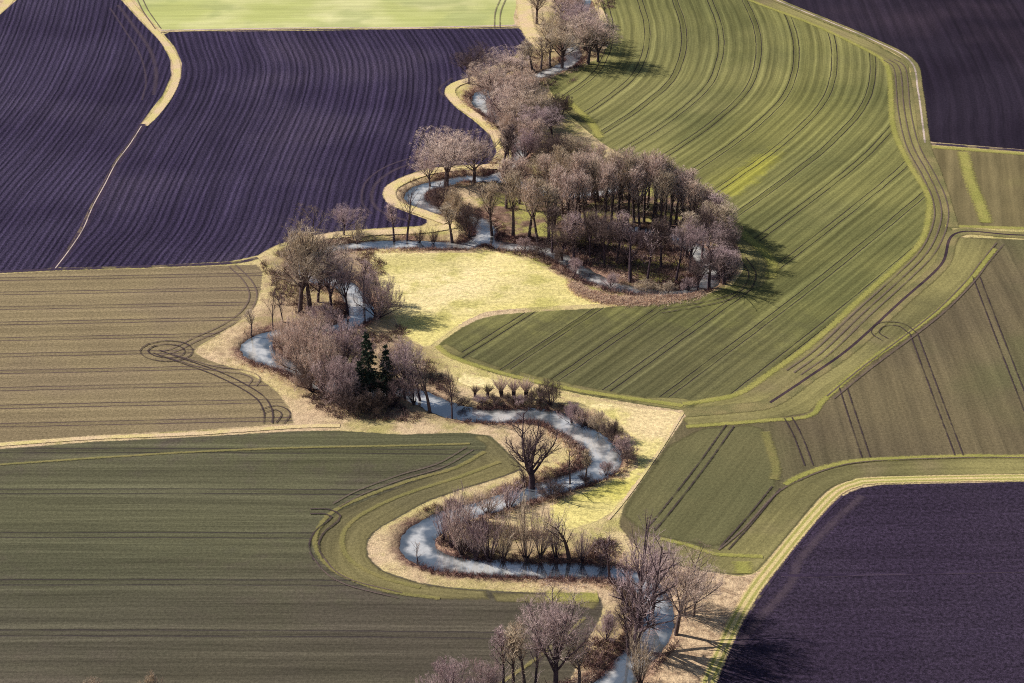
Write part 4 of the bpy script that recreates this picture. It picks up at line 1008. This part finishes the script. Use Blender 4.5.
plant('bare_sapling','sparse','pink',418,562,22,16,'small pale bush standing in the water edge at the far left of the southern bend',SC)
for (x,y,h,wd,tn,l) in ((487,512,26,30,'pink','pale pinkish brush over the narrow channel behind the coppice row'),(508,508,24,28,'purple','purplish brush on the channel bank left of the gnarled willow'),(470,524,26,28,'pink','pale brush between the channel and the left coppices'),(604,564,16,22,'dark','low dark bush where the southern bend runs under the big leaning tree')):
    plant('bank_bush','coppice',tn,x,y,h,wd,l,'brush along the channel behind the coppices','bush')
# ---- southern group
SG = 'big trees of the southern grove'
plant('bare_tree','willow','purple',636,648,128,66,'tall leaning tree with dark twisted limbs above the southern channel',SG,lean=(0,-5))
plant('bare_tree','broad','purple',652,610,74,46,'open tree standing behind the tall leaning one over the channel',SG,lean=(4,3))
plant('bare_tree','broad','pink',676,634,84,58,'bushy pinkish tree at the right of the southern grove beside the dry grass',SG,lean=(0,4))
plant('bare_tree','broad','pink',694,616,52,36,'reddish tree at the outermost right of the southern grove',SG)
plant('bare_tree','sparse','purple',610,580,52,34,'dark branched tree where the two channels meet',SG)
plant('bare_tree','coppice','brown',640,684,52,36,'brown multi-stemmed tree on the right bank at the bottom of the channel',SG)
plant('bare_tree','tallthin','dark',629,652,58,22,'thin dark tree on the left bank below the tall leaning tree',SG)
plant('bare_bush','shrub','purple',606,640,28,26,'purplish bush on the left bank below the light green field corner','bushes of the southern grove','bush')
plant('bare_bush','shrub','dark',626,612,34,30,'dark bush at the feet of the leaning tree','bushes of the southern grove','bush')
plant('bare_tree','big','purple',556,692,98,76,'large round tree with a fan of dark limbs at the bottom centre',SG)
for (x,y,h,wd,tn,l) in ((503,690,60,22,'purple','leftmost of the slim upright trees beside the large round tree'),(514,692,66,22,'brown','second slim upright tree left of the large round tree'),(525,690,62,22,'brown','third slim upright tree left of the large round tree'),(535,691,58,20,'purple','slim upright tree touching the large round tree'),(578,690,52,20,'brown','slim tree at the right foot of the large round tree')):
    plant('bare_tree','tallthin',tn,x,y,h,wd,l,SG)
plant('bare_tree','shrubwide','purple',456,706,50,66,'wide low purple dome at the bottom edge left of the slim trees',SG)
plant('bare_bush','shrub','purple',486,700,40,36,'bush between the purple dome and the slim trees at the bottom edge','bushes of the southern grove','bush')
plant('bare_bush','shrub','brown',155,700,26,22,'small brown bush tip poking over the bottom edge left of centre','lone bushes at the bottom edge','bush')
plant('bare_bush','shrub','brown',93,702,22,24,'barely visible brown bush tip at the bottom edge far left','lone bushes at the bottom edge','bush')


# ------------------------------------------------------------------ ground vegetation (uncountable)
def tufts(name, pts, hmin, hmax, n_blades, wid, spread, mat, seed=0):
    r = np.random.default_rng(seed)
    n = len(pts)
    O = np.repeat(pts, n_blades, 0)
    m = len(O)
    a = r.random(m) * 6.28
    O = O + np.column_stack([np.cos(a), np.sin(a), np.zeros(m)]) * (r.random((m, 1)) * spread)
    hh = np.repeat(hmin + (hmax - hmin) * r.random(n), n_blades) * (0.6 + 0.5 * r.random(m))
    D = unit(np.column_stack([r.normal(size=m) * .45, r.normal(size=m) * .45, np.ones(m)]))
    t = np.linspace(0, 1, 3)[None, :, None]
    P = O[:, None] + D[:, None] * hh[:, None, None] * t + (np.column_stack([r.normal(size=m), r.normal(size=m), -r.random(m)]) * .25 * hh[:, None])[:, None] * t ** 2
    V, F = tubes(P, np.broadcast_to(np.array([1, .8, .35]) * wid, (m, 3)), 2)
    me = make_mesh(name, V, F, [mat])
    return link(name, me, kind='stuff')

def scrub_mat(name, c1, c2, c3):
    k = NT(name); P = k.pos()
    n = k.noise(P, 0.10, 3, 0.6); n2 = k.noise(P, 1.2, 2, 0.6)
    c = k.mix(k.mapr(n, 0.38, 0.6), c1, c2)
    c = k.mix(k.mapr(n2, 0.45, 0.6), c, c3)
    k.diffuse(c, None, 0.95, 0.05)
    return k.m
def sample_poly(P, n, seed):
    r = np.random.default_rng(seed)
    lo, hi = P.min(0), P.max(0)
    X = lo + (hi - lo) * r.random((n, 2))
    return X[inside(X, P)]
m_scrub = scrub_mat('bank_scrub', (0.22, 0.12, 0.12), (0.34, 0.20, 0.17), (0.13, 0.075, 0.085))
m_reed = scrub_mat('dry_reed', (0.95, 0.76, 0.60), (0.85, 0.64, 0.50), (0.60, 0.42, 0.34))
m_under = scrub_mat('undergrowth', (0.24, 0.15, 0.15), (0.33, 0.22, 0.19), (0.15, 0.10, 0.10))
def bank_points(n, d0, d1, seed):
    r = np.random.default_rng(seed)
    out = []
    for S in STREAMS:
        m = int(n * len(S) / sum(len(s) for s in STREAMS))
        i = r.integers(0, len(S) - 1, m); f = r.random(m)[:, None]
        p = S[i] * (1 - f) + S[i + 1] * f
        T = unit(S[np.minimum(i + 1, len(S) - 1), :2] - S[i, :2]); N = np.stack([-T[:, 1], T[:, 0]], 1)
        sd = np.where(r.random(m) < .5, -1, 1)[:, None]
        out.append(p[:, :2] + N * sd * (p[:, 2:3] + d0 + (d1 - d0) * r.random((m, 1)) ** 1.3))
    X = np.vstack(out)
    dc = creek_dist(X)
    k = dc > d0 * 0.8
    X, dc = X[k], dc[k]
    z = -1.5 * (1 - np.clip((dc + 0.6) / 3.0, 0, 1) ** 0.8)
    return np.column_stack([X, z])
bp = bank_points(15000, 0.3, 3.2, 1)
nz = vnoise(bp[:, :2], 0.05, 5.0, 2)
tufts('bank_scrub', bp[nz > -0.05], 0.4, 1.5, 12, 0.032, 0.7, m_scrub, 2)
bp2 = bank_points(9000, 1.5, 5.0, 3)
nz = vnoise(bp2[:, :2], 0.04, 9.0, 2)
tufts('reeds', bp2[nz > 0.02], 0.4, 1.0, 12, 0.03, 0.8, m_reed, 4)
up = sample_poly(WOOD, 16000, 5)
up = np.column_stack([up, np.zeros(len(up))])
dcu = creek_dist(up[:, :2]); nz = vnoise(up[:, :2], 0.06, 1.0, 2)
yy = up[:, 1]
up = up[(dcu > 1.5) & ((nz > 0.3) | (yy < G(600, 232)[1]) & (nz > -0.3))]
tufts('woodland_undergrowth', up, 0.5, 1.6, 7, 0.05, 0.9, m_under, 6)
gp = np.vstack([sample_poly(g, 11000, 7 + i) for i, g in enumerate(GROVES)])
gp = np.column_stack([gp, np.zeros(len(gp))]); dcg = creek_dist(gp[:, :2]); nz = vnoise(gp[:, :2], 0.06, 3.0, 2)
gp = gp[(dcg > 1.5) & (dcg < 14) & (nz > 0.08)]
tufts('grove_undergrowth', gp, 0.5, 1.6, 7, 0.05, 0.9, m_under, 8)
# pale dry reed bank along the south side of the round wood
rb = smooth(GP([(572,285),(585,293),(607,299.5),(635,301),(668,298.5),(700,292.5)]), 0.25)
rb = rb[RNG.integers(0, len(rb), 3600)] + RNG.normal(size=(3600, 2)) * np.array([0.8, 1.5])
tufts('reeds', np.column_stack([rb, np.zeros(len(rb))])[creek_dist(rb) > 1.5], 0.3, 0.9, 14, 0.028, 0.7, m_reed, 10)
